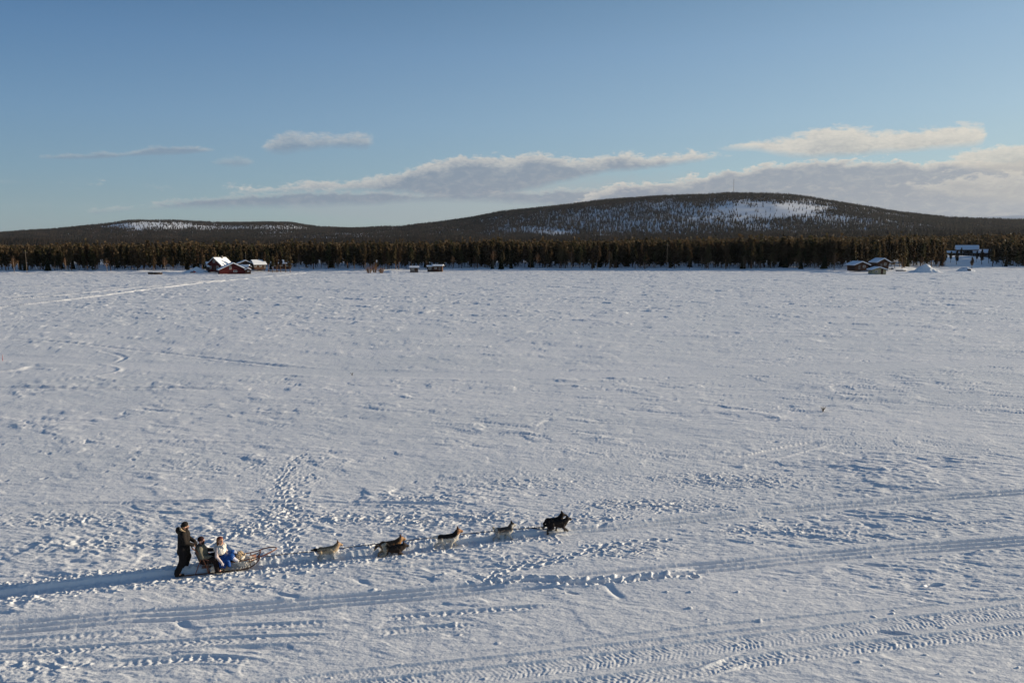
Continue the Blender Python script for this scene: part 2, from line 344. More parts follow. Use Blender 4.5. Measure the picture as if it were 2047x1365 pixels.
# --- ruts, ridges and belts laid along lines on the lake
def seglist(px, pull=None):
    P = [G(*p) for p in px]
    # Catmull-Rom resample
    out = []
    n = len(P)
    for i in range(n - 1):
        p0 = P[max(i - 1, 0)]; p1 = P[i]; p2 = P[i + 1]; p3 = P[min(i + 2, n - 1)]
        for k in range(6):
            t = k / 6
            out.append(tuple(0.5 * (2 * p1[j] + (p2[j] - p0[j]) * t + (2 * p0[j] - 5 * p1[j] + 4 * p2[j] - p3[j]) * t * t + (3 * p1[j] - p0[j] - 3 * p2[j] + p3[j]) * t ** 3) for j in (0, 1)))
    out.append(P[-1])
    return np.array(out)
def along(px, hwid, fn, pts=None):                    # fn(s, d, x, y) -> (dz, flatten weight)
    Q = seglist(px) if pts is None else np.array(pts)
    S = np.concatenate([[0], np.cumsum(np.hypot(*(Q[1:] - Q[:-1]).T))])
    vv = [row_of(*q) for q in Q]; r0 = np.searchsorted(ys, min(vv) - hwid - 1); r1 = np.searchsorted(ys, max(vv) + hwid + 1)
    if r1 <= r0: return
    x = X[r0:r1]; y = Y[r0:r1]
    sel = (x > Q[:, 0].min() - hwid) & (x < Q[:, 0].max() + hwid) & (y > Q[:, 1].min() - hwid) & (y < Q[:, 1].max() + hwid)
    ii = np.nonzero(sel); xs = x[ii]; yv = y[ii]
    best = np.full(len(xs), 1e9); bd = np.zeros(len(xs)); bs = np.zeros(len(xs))
    for a, b, s0 in zip(Q[:-1], Q[1:], S[:-1]):
        e = b - a; L = math.hypot(*e); 
        if L < 1e-6: continue
        t = ((xs - a[0]) * e[0] + (yv - a[1]) * e[1]) / (L * L); tc = np.clip(t, 0, 1)
        dx = xs - a[0] - tc * e[0]; dy = yv - a[1] - tc * e[1]; D = np.hypot(dx, dy)
        sg = np.sign(e[0] * (yv - a[1]) - e[1] * (xs - a[0]))
        mk = D < best; best[mk] = D[mk]; bd[mk] = (D * sg)[mk]; bs[mk] = (s0 + tc * L)[mk]
    k = best < hwid
    ii = (ii[0][k] + r0, ii[1][k]); xs, yv, bd, bs = xs[k], yv[k], bd[k], bs[k]
    L = S[-1]
    dz, fl = fn(bs, bd, xs, yv)
    end = np.clip(np.minimum(bs, L - bs) / 0.8 + 0.05, 0, 1)
    rel[ii] = rel[ii] * (1 - np.clip(fl, 0, 1) * end) + dz * end
def bump(d, c, wd): return np.exp(-((d - c) / wd) ** 2)
def plateau(d, c, wd, soft): return 1 - sstep(wd, wd + soft, np.abs(d - c))
def rag(x, y, sc, seed): return gnoise(x / sc, y / sc, seed)
def clods(x, y, sc, seed, amp):
    n = gnoise(x / sc, y / sc, seed); return sstep(0.15, 0.4, n) * amp
def sled_rut(s, d, x, y):                             # trodden, partly collapsed sled trench with thrown clods
    wob = rag(x, y, 1.3, 51) * 0.06
    d = d + wob
    t = (1 - sstep(0.25, 0.35, d)) * (1 - sstep(0.27, 0.42, -d))
    dz = -0.15 * t + t * (clods(x, y, 0.16, 52, 0.05) + rag(x, y, 0.3, 53) * 0.02)
    up = bump(d, 0.56, 0.24) + 0.55 * bump(d, -0.52, 0.16)
    dz = dz + up * (0.025 + clods(x, y, 0.15, 54, 0.045) + clods(x, y, 0.08, 55, 0.025))
    return dz, np.clip(t + 0.5 * plateau(d, 0, 0.5, 0.2), 0, 1)
TEAM = [(-260, 1224), (-100, 1203), (0, 1189), (150, 1170), (300, 1153), (420, 1141), (500, 1131), (560, 1124), (655, 1115), (785, 1102), (900, 1088), (1005, 1075), (1110, 1065)]
along(TEAM, 1.2, sled_rut)
def twin(sp, depth, wd, bank_h, mid=0.0, rg=0.03):
    def fn(s, d, x, y):
        d = d + rag(x, y, 2.0, 61) * 0.02
        dz = 0 * d
        dm = depth * (1 + 0.5 * rag(x, y, 2.6, 64))
        for c in sp: dz = dz - dm * (1 - sstep(wd * 0.30, wd * 0.30 + 0.075, d - c)) * (1 - sstep(wd * 0.3, wd * 0.3 + 0.16, c - d))
        e = max(abs(v) for v in sp) + wd
        dz = dz + bank_h * (bump(d, e + 0.08, 0.09) + bump(d, -e - 0.08, 0.09)) * (0.7 + 0.5 * rag(x, y, 0.8, 62))
        dz = dz + rg * sstep(0.1, 0.5, rag(x, y, 0.2, 63)) * plateau(d, 0, e, 0.1)
        return dz, plateau(d, 0, e + 0.16, 0.2) * 0.97
    return fn
along([(1110, 1065), (1140, 1061), (1250, 1051), (1400, 1036), (1550, 1021), (1700, 1008), (1880, 994), (2047, 983), (2300, 968)], 1.3, twin((-0.18, 0.22), 0.14, 0.18, 0.03, rg=0.008))
along([(-300, 1283), (0, 1254), (240, 1233), (430, 1220), (600, 1205), (700, 1197), (850, 1185), (1000, 1171), (1135, 1158), (1250, 1147), (1400, 1133), (1630, 1112), (1830, 1095), (2047, 1079), (2300, 1062)], 1.4, twin((-0.34, -0.02, 0.30), 0.10, 0.13, 0.02, rg=0.006))
along([(960, 1163), (1060, 1158), (1150, 1163), (1230, 1160), (1400, 1143)], 1.0, twin((0.0,), 0.09, 0.25, 0.06, rg=0.08))
def belt(width, pitch, amp, skew=0.5, edge=0.03):     # the print of a caterpillar belt
    def fn(s, d, x, y):
        w_ = plateau(d, 0, width * 0.5, 0.06)
        ph = (s + skew * np.abs(d) + rag(x, y, 0.8, 71) * 0.06) / pitch * 2 * np.pi
        br = 0.40 + 0.6 * np.clip(rag(x, y, 1.9, 74) * 1.3 + 0.45, 0, 1)
        pr = np.tanh(1.6 * np.sin(ph + 1.8 * rag(x, y, 0.45, 75))) * 0.34 + 0.25 * np.sin(d / 0.11 * 2 * np.pi) + 0.8 * rag(x, y, 0.12, 72) + 0.5 * rag(x, y, 0.3, 76)
        dz = w_ * (-0.035 + amp * pr * br) + edge * (bump(d, width * 0.5 + 0.07, 0.05) + bump(d, -width * 0.5 - 0.07, 0.05))
        return dz, plateau(d, 0, width * 0.5 + 0.1, 0.12)
    return fn
def skimmed(width, step):
    def fn(s, d, x, y):
        e = plateau(d, 0, width * 0.5, 0.05)
        return -step * e + step * 0.6 * (bump(d, width * 0.5 + 0.04, 0.04) + bump(d, -width * 0.5 - 0.04, 0.04)), e * 0.92
    return fn
along([(300, 1392), (500, 1362), (700, 1338), (900, 1317), (1100, 1297), (1400, 1263), (1600, 1243), (1800, 1225), (2047, 1204), (2300, 1184)], 1.6, skimmed(0.55, 0.02))
along([(300, 1402), (500, 1374), (700, 1349), (900, 1329), (1060, 1313), (1250, 1292), (1400, 1275), (1600, 1254)], 1.0, belt(0.34, 0.11, 0.010))
along([(500, 1402), (700, 1377), (900, 1356), (1100, 1334), (1250, 1315), (1400, 1296), (1600, 1271), (1800, 1247), (1900, 1236), (2047, 1219), (2300, 1196)], 1.6, belt(0.62, 0.13, 0.018))
along([(700, 1398), (900, 1378), (1100, 1357), (1300, 1333), (1500, 1306), (1700, 1281), (1900, 1258), (2047, 1243), (2300, 1220)], 1.2, skimmed(0.42, 0.02))
along([(900, 1392), (1100, 1376), (1300, 1351), (1500, 1323), (1600, 1309), (1750, 1291), (1900, 1275), (2047, 1258), (2300, 1238)], 1.6, belt(0.5, 0.16, 0.019, 0.8))
along([(-60, 1286), (100, 1277), (220, 1267), (300, 1260)], 1.0, belt(0.3, 0.22, 0.018))
along([(380, 1260), (480, 1253), (600, 1248), (700, 1241)], 1.0, belt(0.26, 0.22, 0.018))
along([(-60, 1312), (80, 1304), (200, 1296), (330, 1288), (450, 1280), (560, 1276), (680, 1272)], 1.0, belt(0.34, 0.2, 0.022, 0.9))
along([(760, 1236), (860, 1229), (1000, 1218), (1110, 1211)], 1.0, belt(0.22, 0.24, 0.035))
along([(740, 1266), (850, 1257), (960, 1250)], 1.0, belt(0.3, 0.2, 0.03))
along([(190, 1330), (300, 1323), (400, 1316), (520, 1322)], 1.0, belt(0.3, 0.26, 0.04))
along([(730, 1137), (800, 1133), (880, 1126), (960, 1122), (1080, 1112)], 1.0, belt(0.18, 0.3, 0.02))
along([(1690, 1066), (1800, 1057), (1900, 1048), (2000, 1041)], 1.0, belt(0.2, 0.3, 0.03))
along([(1380, 1352), (1430, 1336), (1490, 1312)], 1.0, belt(0.3, 0.14, 0.03))
def groove(depth, wd, bank_h):
    def fn(s, d, x, y):
        return -depth * bump(d, 0, wd) + bank_h * (bump(d, wd * 2, wd) + bump(d, -wd * 2, wd)) * (0.4 + sstep(-0.3, 0.4, rag(x, y, 0.9, 81))), 0.6 * plateau(d, 0, wd, wd)
    return fn
for px in ([(345, 1236), (362, 1246), (385, 1258)], [(1208, 1166), (1225, 1180), (1246, 1198)], [(700, 1152), (722, 1160), (742, 1170)], [(535, 1180), (570, 1187), (604, 1197)]):
    along(px, 1.0, groove(0.08, 0.11, 0.02))
far = [([(-40, 676), (60, 680), (170, 689), (250, 698), (370, 710), (520, 728), (700, 742)], groove(0.10, 0.25, 0.04)),
       ([(-40, 712), (120, 720), (260, 728), (450, 735), (700, 745), (1000, 750), (1400, 744), (1650, 735), (2080, 720)], lambda s, d, x, y: (-0.03 * plateau(d, 0, 1.1, 0.9), plateau(d, 0, 1.3, 0.8) * .9)),
       ([(70, 766), (150, 757), (215, 747), (240, 740), (228, 733), (196, 727)], groove(-0.06, 0.2, -0.01)),
       ([(195, 700), (238, 710), (248, 717), (225, 725)], groove(0.04, 0.2, 0.03)),
       ([(-20, 744), (30, 739), (60, 733)], groove(-0.16, 0.30, 0.0)),
       ([(-30, 774), (150, 777), (300, 776), (420, 778)], groove(0.08, 0.25, 0.05)),
       ([(1400, 920), (1480, 915), (1560, 898), (1640, 884)], skimmed(0.5, 0.04)),
       ([(1480, 927), (1560, 915), (1600, 905), (1660, 890)], groove(-0.06, 0.12, 0.0)),
       ([(-200, 1040), (100, 1010), (300, 1006), (620, 1003), (900, 1008)], groove(0.04, 0.1, 0.02))]
for px, fn in far: along(px, 3.0, fn)
def ridge(h, wd):                                     # thrown-up snow beside a snowmobile lane, steep towards +x
    def fn(s, d, x, y):
        t = d / wd
        prof = np.where(t < 0, 1 - sstep(0, 0.6, -t), 1 - sstep(0, 2.2, t)) if False else np.exp(-(t ** 2))
        return h * prof * (0.85 + 0.35 * gnoise(x / 2.0, y / 4.0, 91)), np.clip(1.4 * np.exp(-(t / 2.2) ** 2), 0, .95)
    return fn
for px, h, wd in ([(-60, 622), (0, 615), (100, 604), (200, 592), (300, 579), (390, 568), (500, 557), (612, 546)], 0.36, 0.24), \
                 ([(-60, 609), (0, 602), (130, 590), (260, 577), (380, 567), (450, 560)], 0.32, 0.22), \
                 ([(-60, 601), (0, 596), (150, 582), (300, 571), (460, 559)], 0.28, 0.22), \
                 ([(-60, 583), (0, 578), (100, 571), (150, 568), (260, 562)], 0.30, 0.24), ([(40, 580), (200, 570), (400, 562), (520, 556)], 0.24, 0.22), \
                 ([(300, 566), (420, 566), (520, 562)], 0.12, 0.3):
    along(px, 2.0, ridge(h, wd))
print('tracks', round(time.time() - T0, 1))

# --- footprints, paw prints and thrown clods
rnd = random.Random(7)
def dent(x, y, a, b, rot, dep, rim, sharp=2.0):
    m = max(a, b) * 2.0
    v = row_of(x, y); r0 = np.searchsorted(ys, v - m * 1.25); r1 = np.searchsorted(ys, v + m * 1.25)
    if r1 - r0 < 2 or v < 13.6: return
    h = float(halfw(v)); st = 2 * h / (NC - 1)
    c0 = int((x - m + h) / st) + 22; c1 = int((x + m + h) / st) + 24
    c0 = max(c0, 0); c1 = min(c1, X.shape[1])
    if c1 - c0 < 2: return
    c0 = max(c0 - 1, 0)
    sx = X[r0:r1, c0:c1] - x; sy = Y[r0:r1, c0:c1] - y
    cr, sr = math.cos(rot), math.sin(rot)
    q = np.sqrt(((sx * cr + sy * sr) / a) ** 2 + ((-sx * sr + sy * cr) / b) ** 2)
    rel[r0:r1, c0:c1] += -dep * (1 - sstep(0.75, 1.1, q)) + rim * np.exp(-((q - 1.25) / 0.25) ** 2)
def clod(x, y, s, h):
    dent(x, y, s * rnd.uniform(0.7, 1.4), s * rnd.uniform(0.6, 1.0), rnd.uniform(0, 3.14), -h, 0)
def scatter(px, py, sx, sy, n, kind='foot'):
    cx, cy = G(px, py)
    for _ in range(n):
        x = cx + rnd.gauss(0, sx); y = cy + rnd.gauss(0, sy)
        if kind == 'foot':
            dent(x, y, rnd.uniform(0.10, 0.24), rnd.uniform(0.05, 0.11), rnd.uniform(-0.9, 0.9), rnd.uniform(0.02, 0.05), rnd.uniform(0.0, 0.015))
        else: clod(x, y, rnd.uniform(0.02, 0.06), rnd.uniform(0.008, 0.03))
def trail(pts, step=0.55, spread=0.18, dep=(0.025, 0.055), size=(0.11, 0.18)):
    Q = seglist(pts); acc = 0; side = 1
    for a, b in zip(Q[:-1], Q[1:]):
        L = math.hypot(*(b - a)); t = 0
        while t < L:
            p = a + (b - a) * t / max(L, 1e-6); n = np.array([-(b - a)[1], (b - a)[0]]) / max(L, 1e-6)
            q = p + n * side * spread * rnd.uniform(0.4, 1.3); side = -side
            dent(q[0], q[1], rnd.uniform(*size), rnd.uniform(0.08, 0.12), math.atan2(*(b - a)[::-1]) + rnd.uniform(-0.3, 0.3), rnd.uniform(*dep), rnd.uniform(0.0, 0.025))
            t += step * rnd.uniform(0.8, 1.25)
for a in ((600, 925, 2.2, 1.6, 60), (585, 950, 1.0, 1.5, 40), (80, 890, 3.0, 1.6, 90), (150, 880, 3.4, 1.4, 80), (270, 890, 3.0, 1.0, 40),
          (380, 925, 3.0, 1.2, 60), (430, 940, 2.5, 0.8, 40), (140, 1040, 3.0, 0.8, 60), (200, 1085, 2.0, 0.5, 40), (500, 1060, 1.4, 0.9, 60),
          (560, 1040, 1.0, 1.2, 50), (690, 1030, 2.0, 0.8, 60), (820, 1040, 1.6, 0.8, 70), (950, 1035, 1.6, 0.6, 40), (840, 1005, 2.0, 0.8, 40),
          (600, 1150, 1.2, 0.2, 14), (1240, 1100, 1.6, 0.6, 30), (980, 1165, 1.0, 0.4, 30),
          (1040, 1120, 1.2, 0.5, 22), (1180, 1040, 2.4, 0.7, 60), (1300, 1010, 3.0, 0.8, 70), (1550, 1060, 2.5, 0.6, 60), (1700, 1030, 3, 0.6, 40),
          (1150, 1180, 1.4, 0.4, 20), (60, 1330, 1.0, 0.4, 16), (120, 960, 3.0, 1.0, 50), (1000, 960, 5, 2, 60)):
    scatter(*a[:4], int(a[4] * 0.12)); scatter(*a[:4], int(a[4] * 0.6), 'clod')
trail([(575, 1100), (570, 1060), (572, 1010), (560, 965), (585, 930), (610, 905)])
trail([(585, 1100), (590, 1050), (583, 1000), (575, 960)])
trail([(410, 1090), (450, 1075), (500, 1060), (540, 1045), (600, 1035)])
trail([(980, 1160), (1010, 1140), (1080, 1128), (1150, 1110), (1250, 1085), (1350, 1080)], 0.45, 0.15)
Q = seglist(TEAM)
for _ in range(1100):                                 # clods beside the rut
    i = rnd.randrange(len(Q) - 1); t = rnd.random(); p = Q[i] + (Q[i + 1] - Q[i]) * t
    e = Q[i + 1] - Q[i]; e = e / max(1e-6, math.hypot(*e)); n = np.array([-e[1], e[0]])
    q = p + n * (rnd.choice((1, 1, -1)) * (0.42 + abs(rnd.gauss(0, 0.28))))
    clod(q[0], q[1], rnd.uniform(0.025, 0.065), rnd.uniform(0.015, 0.045))
for _ in range(700):                                 # stray lumps over the field
    y = 15 + 60 * rnd.random() ** 1.5; x = rnd.uniform(-1, 1) * (0.75 * y + 3)
    if gnoise(np.array([x / 8.0]), np.array([y / 6.0]), 8)[0] < -0.15: continue
    clod(x, y, rnd.uniform(0.03, 0.08), rnd.uniform(0.01, 0.035))
for _ in range(20):
    y = 15 + 70 * rnd.random() ** 1.3; x = rnd.uniform(-1, 1) * (0.75 * y + 3)
    dent(x, y, rnd.uniform(0.15, 0.5), rnd.uniform(0.07, 0.16), rnd.gauss(R(-12), 0.3), rnd.uniform(0.03, 0.09), rnd.uniform(0, 0.02))
rel *= onlake * 1.0
Z = Z + rel
# snow-covered floor of the forest is a bit lumpy
Z = Z + (1 - onlake) * np.where(Y < 1300, gnoise(X / 5.0, Y / 5.0, 41) * 0.25 * fade(5, 5), 0)
NCt = X.shape[1]
V = np.stack([X, Y, Z], -1).reshape(-1, 3)
idx = (np.arange(NR - 1)[:, None] * NCt + np.arange(NCt - 1)[None, :]).ravel()
F = np.stack([idx, idx + 1, idx + NCt + 1, idx + NCt], -1)
def ground_z(x, y):
    j = int(np.searchsorted(ys, row_of(x, y))); j = min(max(j, 0), NR - 1)
    i = int(np.searchsorted(X[j], x)); i = min(max(i, 0), NCt - 1)
    return float(Z[j, i])

snow, t, b = principled('snow', (0.80, 0.81, 0.82), 0.55, 0.25)
tc = t.new('ShaderNodeTexCoord').outputs['Object']
n1 = t.noise(t.mapping(tc, (1, 1.6, 1)), 9.0, 3, 0.6); n2 = t.noise(t.mapping(tc, (1, 2.2, 1)), 1.6, 4, 0.6)
n3 = t.noise(t.mapping(tc, (0.35, 1, 1)), 0.12, 4, 0.55)
ht = t.m('ADD', t.m('MULTIPLY', n1, 0.030), t.m('MULTIPLY', n2, 0.11))
bn = t.new('ShaderNodeBump'); bn.inputs['Strength'].default_value = 0.5; bn.inputs['Distance'].default_value = 1.0
t.put(bn.inputs['Height'], ht); t.put(b.inputs['Normal'], bn.outputs[0])
t.put(b.inputs['Base Color'], t.ramp(n3, [(0.3, (0.74, 0.755, 0.77, 1)), (0.7, (0.82, 0.82, 0.83, 1))]))
tag(link('snow_ground', np_mesh('snow_ground', V, F), snow), 'wind-carved snow lying over the frozen lake and its shore', kind='structure')
print('ground done', round(time.time() - T0, 1))
# ------------------------------------------------------------------ hills
NA, NRR = 700, 260
ha = np.linspace(-75, 75, NA)
hr = 1200 * (12000 / 1200) ** np.linspace(0, 1, NRR)
HA, HR = np.meshgrid(np.radians(ha), hr)
HX = HR * np.sin(HA); HY = HR * np.cos(HA)
HZ = land(HX, HY)
HZ[0] -= 3
V = np.stack([HX, HY, HZ], -1).reshape(-1, 3)
idx = (np.arange(NRR - 1)[:, None] * NA + np.arange(NA - 1)[None, :]).ravel()
F = np.stack([idx, idx + 1, idx + NA + 1, idx + NA], -1)
tag(link('hills', np_mesh('hills', V, F), snow), 'long low hills under snow behind the forest', kind='structure')
_azr = (math.radians(ha[0]), math.radians(ha[-1]))
def hill_z(x, y):
    r = np.hypot(x, y); a = np.arctan2(x, y)
    i = np.clip((a - _azr[0]) / (_azr[1] - _azr[0]) * (NA - 1), 0, NA - 1.001)
    j = np.clip(np.log(r / 1200) / math.log(10) * (NRR - 1), 0, NRR - 1.001)
    i0 = i.astype(int); j0 = j.astype(int); fi = i - i0; fj = j - j0
    return (HZ[j0, i0] * (1 - fi) + HZ[j0, i0 + 1] * fi) * (1 - fj) + (HZ[j0 + 1, i0] * (1 - fi) + HZ[j0 + 1, i0 + 1] * fi) * fj

# ------------------------------------------------------------------ trees
def foliage(name, stops, vscale, obvar=0.0):
    mt, t, b = principled(name, stops[0][1][:3], 0.75, 0.1)
    geo = t.new('ShaderNodeNewGeometry'); tcn = t.new('ShaderNodeTexCoord')
    pos = geo.outputs['Position'] if not obvar else tcn.outputs['Object']
    n = t.noise(t.mapping(geo.outputs['Position'], (1, 1, 0.35)), vscale, 3, 0.7)
    col = t.ramp(n, stops)
    if obvar:
        oi = t.new('ShaderNodeObjectInfo')
        hs = t.new('ShaderNodeHueSaturation'); t.put(hs.inputs['Color'], col)
        t.put(hs.inputs['Value'], t.m('ADD', 1 - obvar, t.m('MULTIPLY', oi.outputs['Random'], 2 * obvar)))
        t.put(hs.inputs['Hue'], t.m('ADD', 0.475, t.m('MULTIPLY', oi.outputs['Random'], 0.05)))
        col = hs.outputs[0]
    t.put(b.inputs['Base Color'], col)
    tr = t.new('ShaderNodeBsdfTranslucent'); t.put(tr.inputs[0], col); mx = t.new('ShaderNodeMixShader'); mx.inputs[0].default_value = 0.35
    t.l.new(b.outputs[0], mx.inputs[1]); t.l.new(tr.outputs[0], mx.inputs[2]); t.l.new(mx.outputs[0], mt.node_tree.nodes['Material Output'].inputs['Surface'])
    return mt
PINE = [(0.36, (0.040, 0.038, 0.018, 1)), (0.5, (0.070, 0.050, 0.028, 1)), (0.64, (0.092, 0.062, 0.036, 1))]
m_pine = foliage('pine_needles', PINE, 0.12, 0.25)
m_pine_far = foliage('pine_needles_far', PINE, 0.12)
m_spruce = foliage('spruce_needles', [(0.4, (0.018, 0.026, 0.014, 1)), (0.62, (0.045, 0.042, 0.022, 1))], 0.3, 0.2)
m_hill = foliage('hill_forest', [(0.38, (0.020, 0.023, 0.024, 1)), (0.5, (0.040, 0.036, 0.032, 1)), (0.62, (0.080, 0.058, 0.046, 1))], 0.02)
m_trunk = vary('pine_bark', (0.10, 0.065, 0.045), (0.22, 0.12, 0.07), 3, 0.85, 0.1, 0, (1, 1, 0.2), 0.2)
def rot_quads(C, S, rs, flat=0.5):                    # random small leaf-clump quads at centres C with sizes S
    n = len(C)
    a = rs.rand(n) * 2 * np.pi; tl = (rs.rand(n) - 0.5) * np.pi * flat
    u = np.stack([np.cos(a), np.sin(a), np.zeros(n)], -1)
    v = np.stack([-np.sin(a) * np.sin(tl), np.cos(a) * np.sin(tl), np.cos(tl)], -1)
    S = S[:, None]
    k = (0.7 + 0.6 * rs.rand(4, n))[:, :, None]
    P = np.stack([C - u * S * k[0] - v * S * .55, C + u * S * k[1] - v * S * .7, C + u * S * k[2] * .6 + v * S * .6, C - u * S * k[3] * .8 + v * S * .7], 1)
    return P.reshape(-1, 3), np.arange(4 * n).reshape(n, 4)
def pine_crown(h, rs, nq, base=0.35, wid=0.16, size=0.5):
    t = rs.rand(nq) ** 0.85
    z = h * (base + (1 - base) * t)
    prof = np.sin(np.clip(t * 0.93 + 0.10, 0, 1) * np.pi) ** 0.6 * (1 - 0.35 * t)
    nb_ = 14; ba = rs.rand(nb_) * 6.28; bz = rs.rand(nb_)     # limbs give the crown its uneven outline
    k = np.argmin(np.abs(t[:, None] - bz[None, :]) + rs.rand(nq, nb_) * 0.25, 1)
    a = ba[k] + rs.randn(nq) * 0.8
    r = h * wid * prof * np.sqrt(rs.rand(nq)) * (0.65 + 0.7 * rs.rand(nb_)[k])
    C = np.stack([np.cos(a) * r, np.sin(a) * r, z + rs.randn(nq) * 0.15], -1)
    return rot_quads(C, size * (0.6 + 0.8 * rs.rand(nq)), rs)
def spruce_crown(h, rs, nq, base=0.06, wid=0.17, size=0.45):
    t = 1 - np.sqrt(1 - rs.rand(nq) * 0.985)
    tier = 0.5 + 0.5 * np.sin(t * 42)
    r = h * wid * (1 - t) ** 0.85 * (0.5 + 0.5 * np.sqrt(rs.rand(nq))) * (0.8 + 0.3 * tier)
    a = rs.rand(nq) * 6.283
    z = h * (base + (1 - base) * t) - r * 0.25
    C = np.stack([np.cos(a) * r, np.sin(a) * r, z], -1)
    return rot_quads(C, size * (0.45 + 0.75 * (1 - t)) * (0.7 + 0.6 * rs.rand(nq)), rs)
def trunk_mesh(h, r0, rs, limbs=7, name='trunk', crown_base=0.35):
    V = []; F = []
    def tube(P, rad, n=6):
        b0 = len(V)
        for p, rr in zip(P, rad):
            for k in range(n):
                a = 6.283 * k / n; V.append((p[0] + rr * math.cos(a), p[1] + rr * math.sin(a), p[2]))
        for i in range(len(P) - 1):
            for k in range(n):
                F.append((b0 + i * n + k, b0 + i * n + (k + 1) % n, b0 + (i + 1) * n + (k + 1) % n, b0 + (i + 1) * n + k))
    bx, by = rs.randn(2) * 0.02 * h
    zs = [0, .03, .25, .5, .75, .97]
    P = [(bx * z * z, by * math.sin(z * 3), z * h) for z in zs]; P[0] = (0, 0, -0.4)
    tube(P, [r0 * 1.35, r0, r0 * .85, r0 * .65, r0 * .4, r0 * .08])
    for _ in range(limbs):
        z = rs.uniform(crown_base * 0.75, 0.85); a = rs.rand() * 6.28; L = h * 0.13 * (1.1 - z)+0.4
        p = np.array([bx * z * z, by * math.sin(z * 3), z * h])
        q = p + np.array([math.cos(a) * L, math.sin(a) * L, L * rs.uniform(-.1, .5)])
        tube([p, (p + q) / 2 + (0, 0, .1), q], [r0 * .3, r0 * .2, r0 * .06], 4)
    return np.array(V), np.array(F)
pines, spruces = [], []
for k in range(8):
    rs = np.random.RandomState(100 + k); h = 10.0
    cb = (0.30, 0.38, 0.26, 0.42, 0.34, 0.30, 0.45, 0.36)[k]
    cv_, cf = pine_crown(h, rs, 420, cb, (0.12, .11, .14, .12, .10, .13, .12, .11)[k], 0.34)
    tv, tf = trunk_mesh(h, 0.17, rs, 8, crown_base=cb)
    pines.append((np_mesh('pine_crown', cv_, cf, False), np_mesh('pine_trunk', tv, tf)))
    pines[-1][0].materials.append(m_pine); pines[-1][1].materials.append(m_trunk)
for k in range(4):
    rs = np.random.RandomState(200 + k); h = 8.0
    cv_, cf = spruce_crown(h, rs, 480, 0.05, (0.17, 0.20, 0.15, 0.19)[k], 0.40)
    tv, tf = trunk_mesh(h, 0.13, rs, 2)
    spruces.append((np_mesh('spruce_crown', cv_, cf, False), np_mesh('spruce_trunk', tv, tf)))
    spruces[-1][0].materials.append(m_spruce); spruces[-1][1].materials.append(m_trunk)
CLEAR = []                                            # (x, y, radius) kept free of trees
for px, py, z, rad in ((445, 541, 0.8, 14), (470, 543, 0.6, 12), (490, 536, 1.2, 10), (517, 535, 1.2, 9), (828, 541, .6, 6), (868, 539, .8, 8), (394, 545, .5, 10), 
                       (1715, 537, 1.0, 10), (1758, 533, 1.4, 10), (1752, 545, .5, 8), (1793, 539, .7, 7), (1850, 541, .6, 12), (1932, 540, .8, 8),
                       (1935, 512, 4.8, 22), (1890, 512, 4.8, 14), (1980, 512, 4.8, 14), (1935, 521, 3.6, 17), (1915, 529, 2.4, 14), (1950, 529, 2.4, 12), (1925, 536, 1.2, 11), (1893, 533, 1.2, 6)):
    CLEAR.append((*G(px, py, z), rad))
LZ = (AE(1888, 500)[0], AE(1984, 500)[0]); _lr = random.Random(77)
def is_clear(x, y, k=1.0):
    a = math.degrees(math.atan2(x, y))
    if LZ[0] < a < LZ[1] and math.hypot(x, y) < 668 and _lr.random() > 0.012: return True
    return any((x - a) ** 2 + (y - b) ** 2 < (k * c) ** 2 for a, b, c in CLEAR)
rt = random.Random(5); front_spots = []; tries = 0
while len(front_spots) < 300 and tries < 30000:
    tries += 1
    px = rt.uniform(-60, 2107); azd = AE(px, 540)[0]
    s = float(shore(azd)) + 4 + 5 * float(gnoise(np.array([px / 37.0]), np.array([.5]), 12)[0]); d = 4 + 26 * rt.random() ** 1.4
    if px < 420: d += 8
    if px > 1780: d += 10 * rt.random()
    r = s + d; x = r * math.sin(R(azd)); y = r * math.cos(R(azd))
    if is_clear(x, y) or gnoise(np.array([px / 17.0]), np.array([.3]), 13)[0] < -0.42 and d < 14: continue
    if any((x - a) ** 2 + (y - b) ** 2 < 1.7 ** 2 for a, b, *_ in front_spots): continue
    front_spots.append((x, y, d))
LODGE_T = [(1889, 527, 2.2, 9), (1900, 520, 3.2, 7), (1912, 524, 2.8, 8), (1921, 515, 4.3, 6.5), (1952, 517, 4.0, 7), (1963, 522, 3.2, 8.5), (1977, 519, 3.6, 9), (1984, 528, 2.0, 9.5), (1943, 531, 1.6, 6)]
CABIN_T = [(545, 541, .9, 8), (553, 540, .9, 9.5), (561, 540, 1.0, 9), (571, 540, 1.0, 10), (580, 541, .9, 9), (528, 538, 1.0, 8.5), (537, 540, .9, 9.5), (503, 531, 1.8, 9), (424, 536, 1.2, 8), (455, 532, 1.6, 9), (1735, 533, 1.2, 8), (1775, 537, .9, 9)]
front_spots = front_spots[:300 - len(LODGE_T) - len(CABIN_T)]
for q_ in LODGE_T + CABIN_T: front_spots.append((*G(q_[0], q_[1], q_[2]), -q_[3]))
SECT = [(54, 'left of the leftmost pole'), (305, 'left of the timber stack'), (415, 'behind the pointed snow heap'), (600, 'behind the red houses'), (735, 'left of the bare bushes'), (815, 'behind the bare bushes'), (890, 'behind the grey huts'),
        (1120, 'right of the grey huts'), (1333, 'left of the tall pale pole'), (1500, 'right of the tall pale pole'), (1690, 'left of the right cabins'), (1800, 'behind the right cabins'), (1890, 'behind the tall snow heap'), (9999, 'beside the lodge')]
def where(x, y):
    px = 1023.5 + FPX * x / (y * math.cos(PITCH) + 1.3)
    return next(s_ for lim, s_ in SECT if px < lim)
n_plain = 300 - len(LODGE_T) - len(CABIN_T)
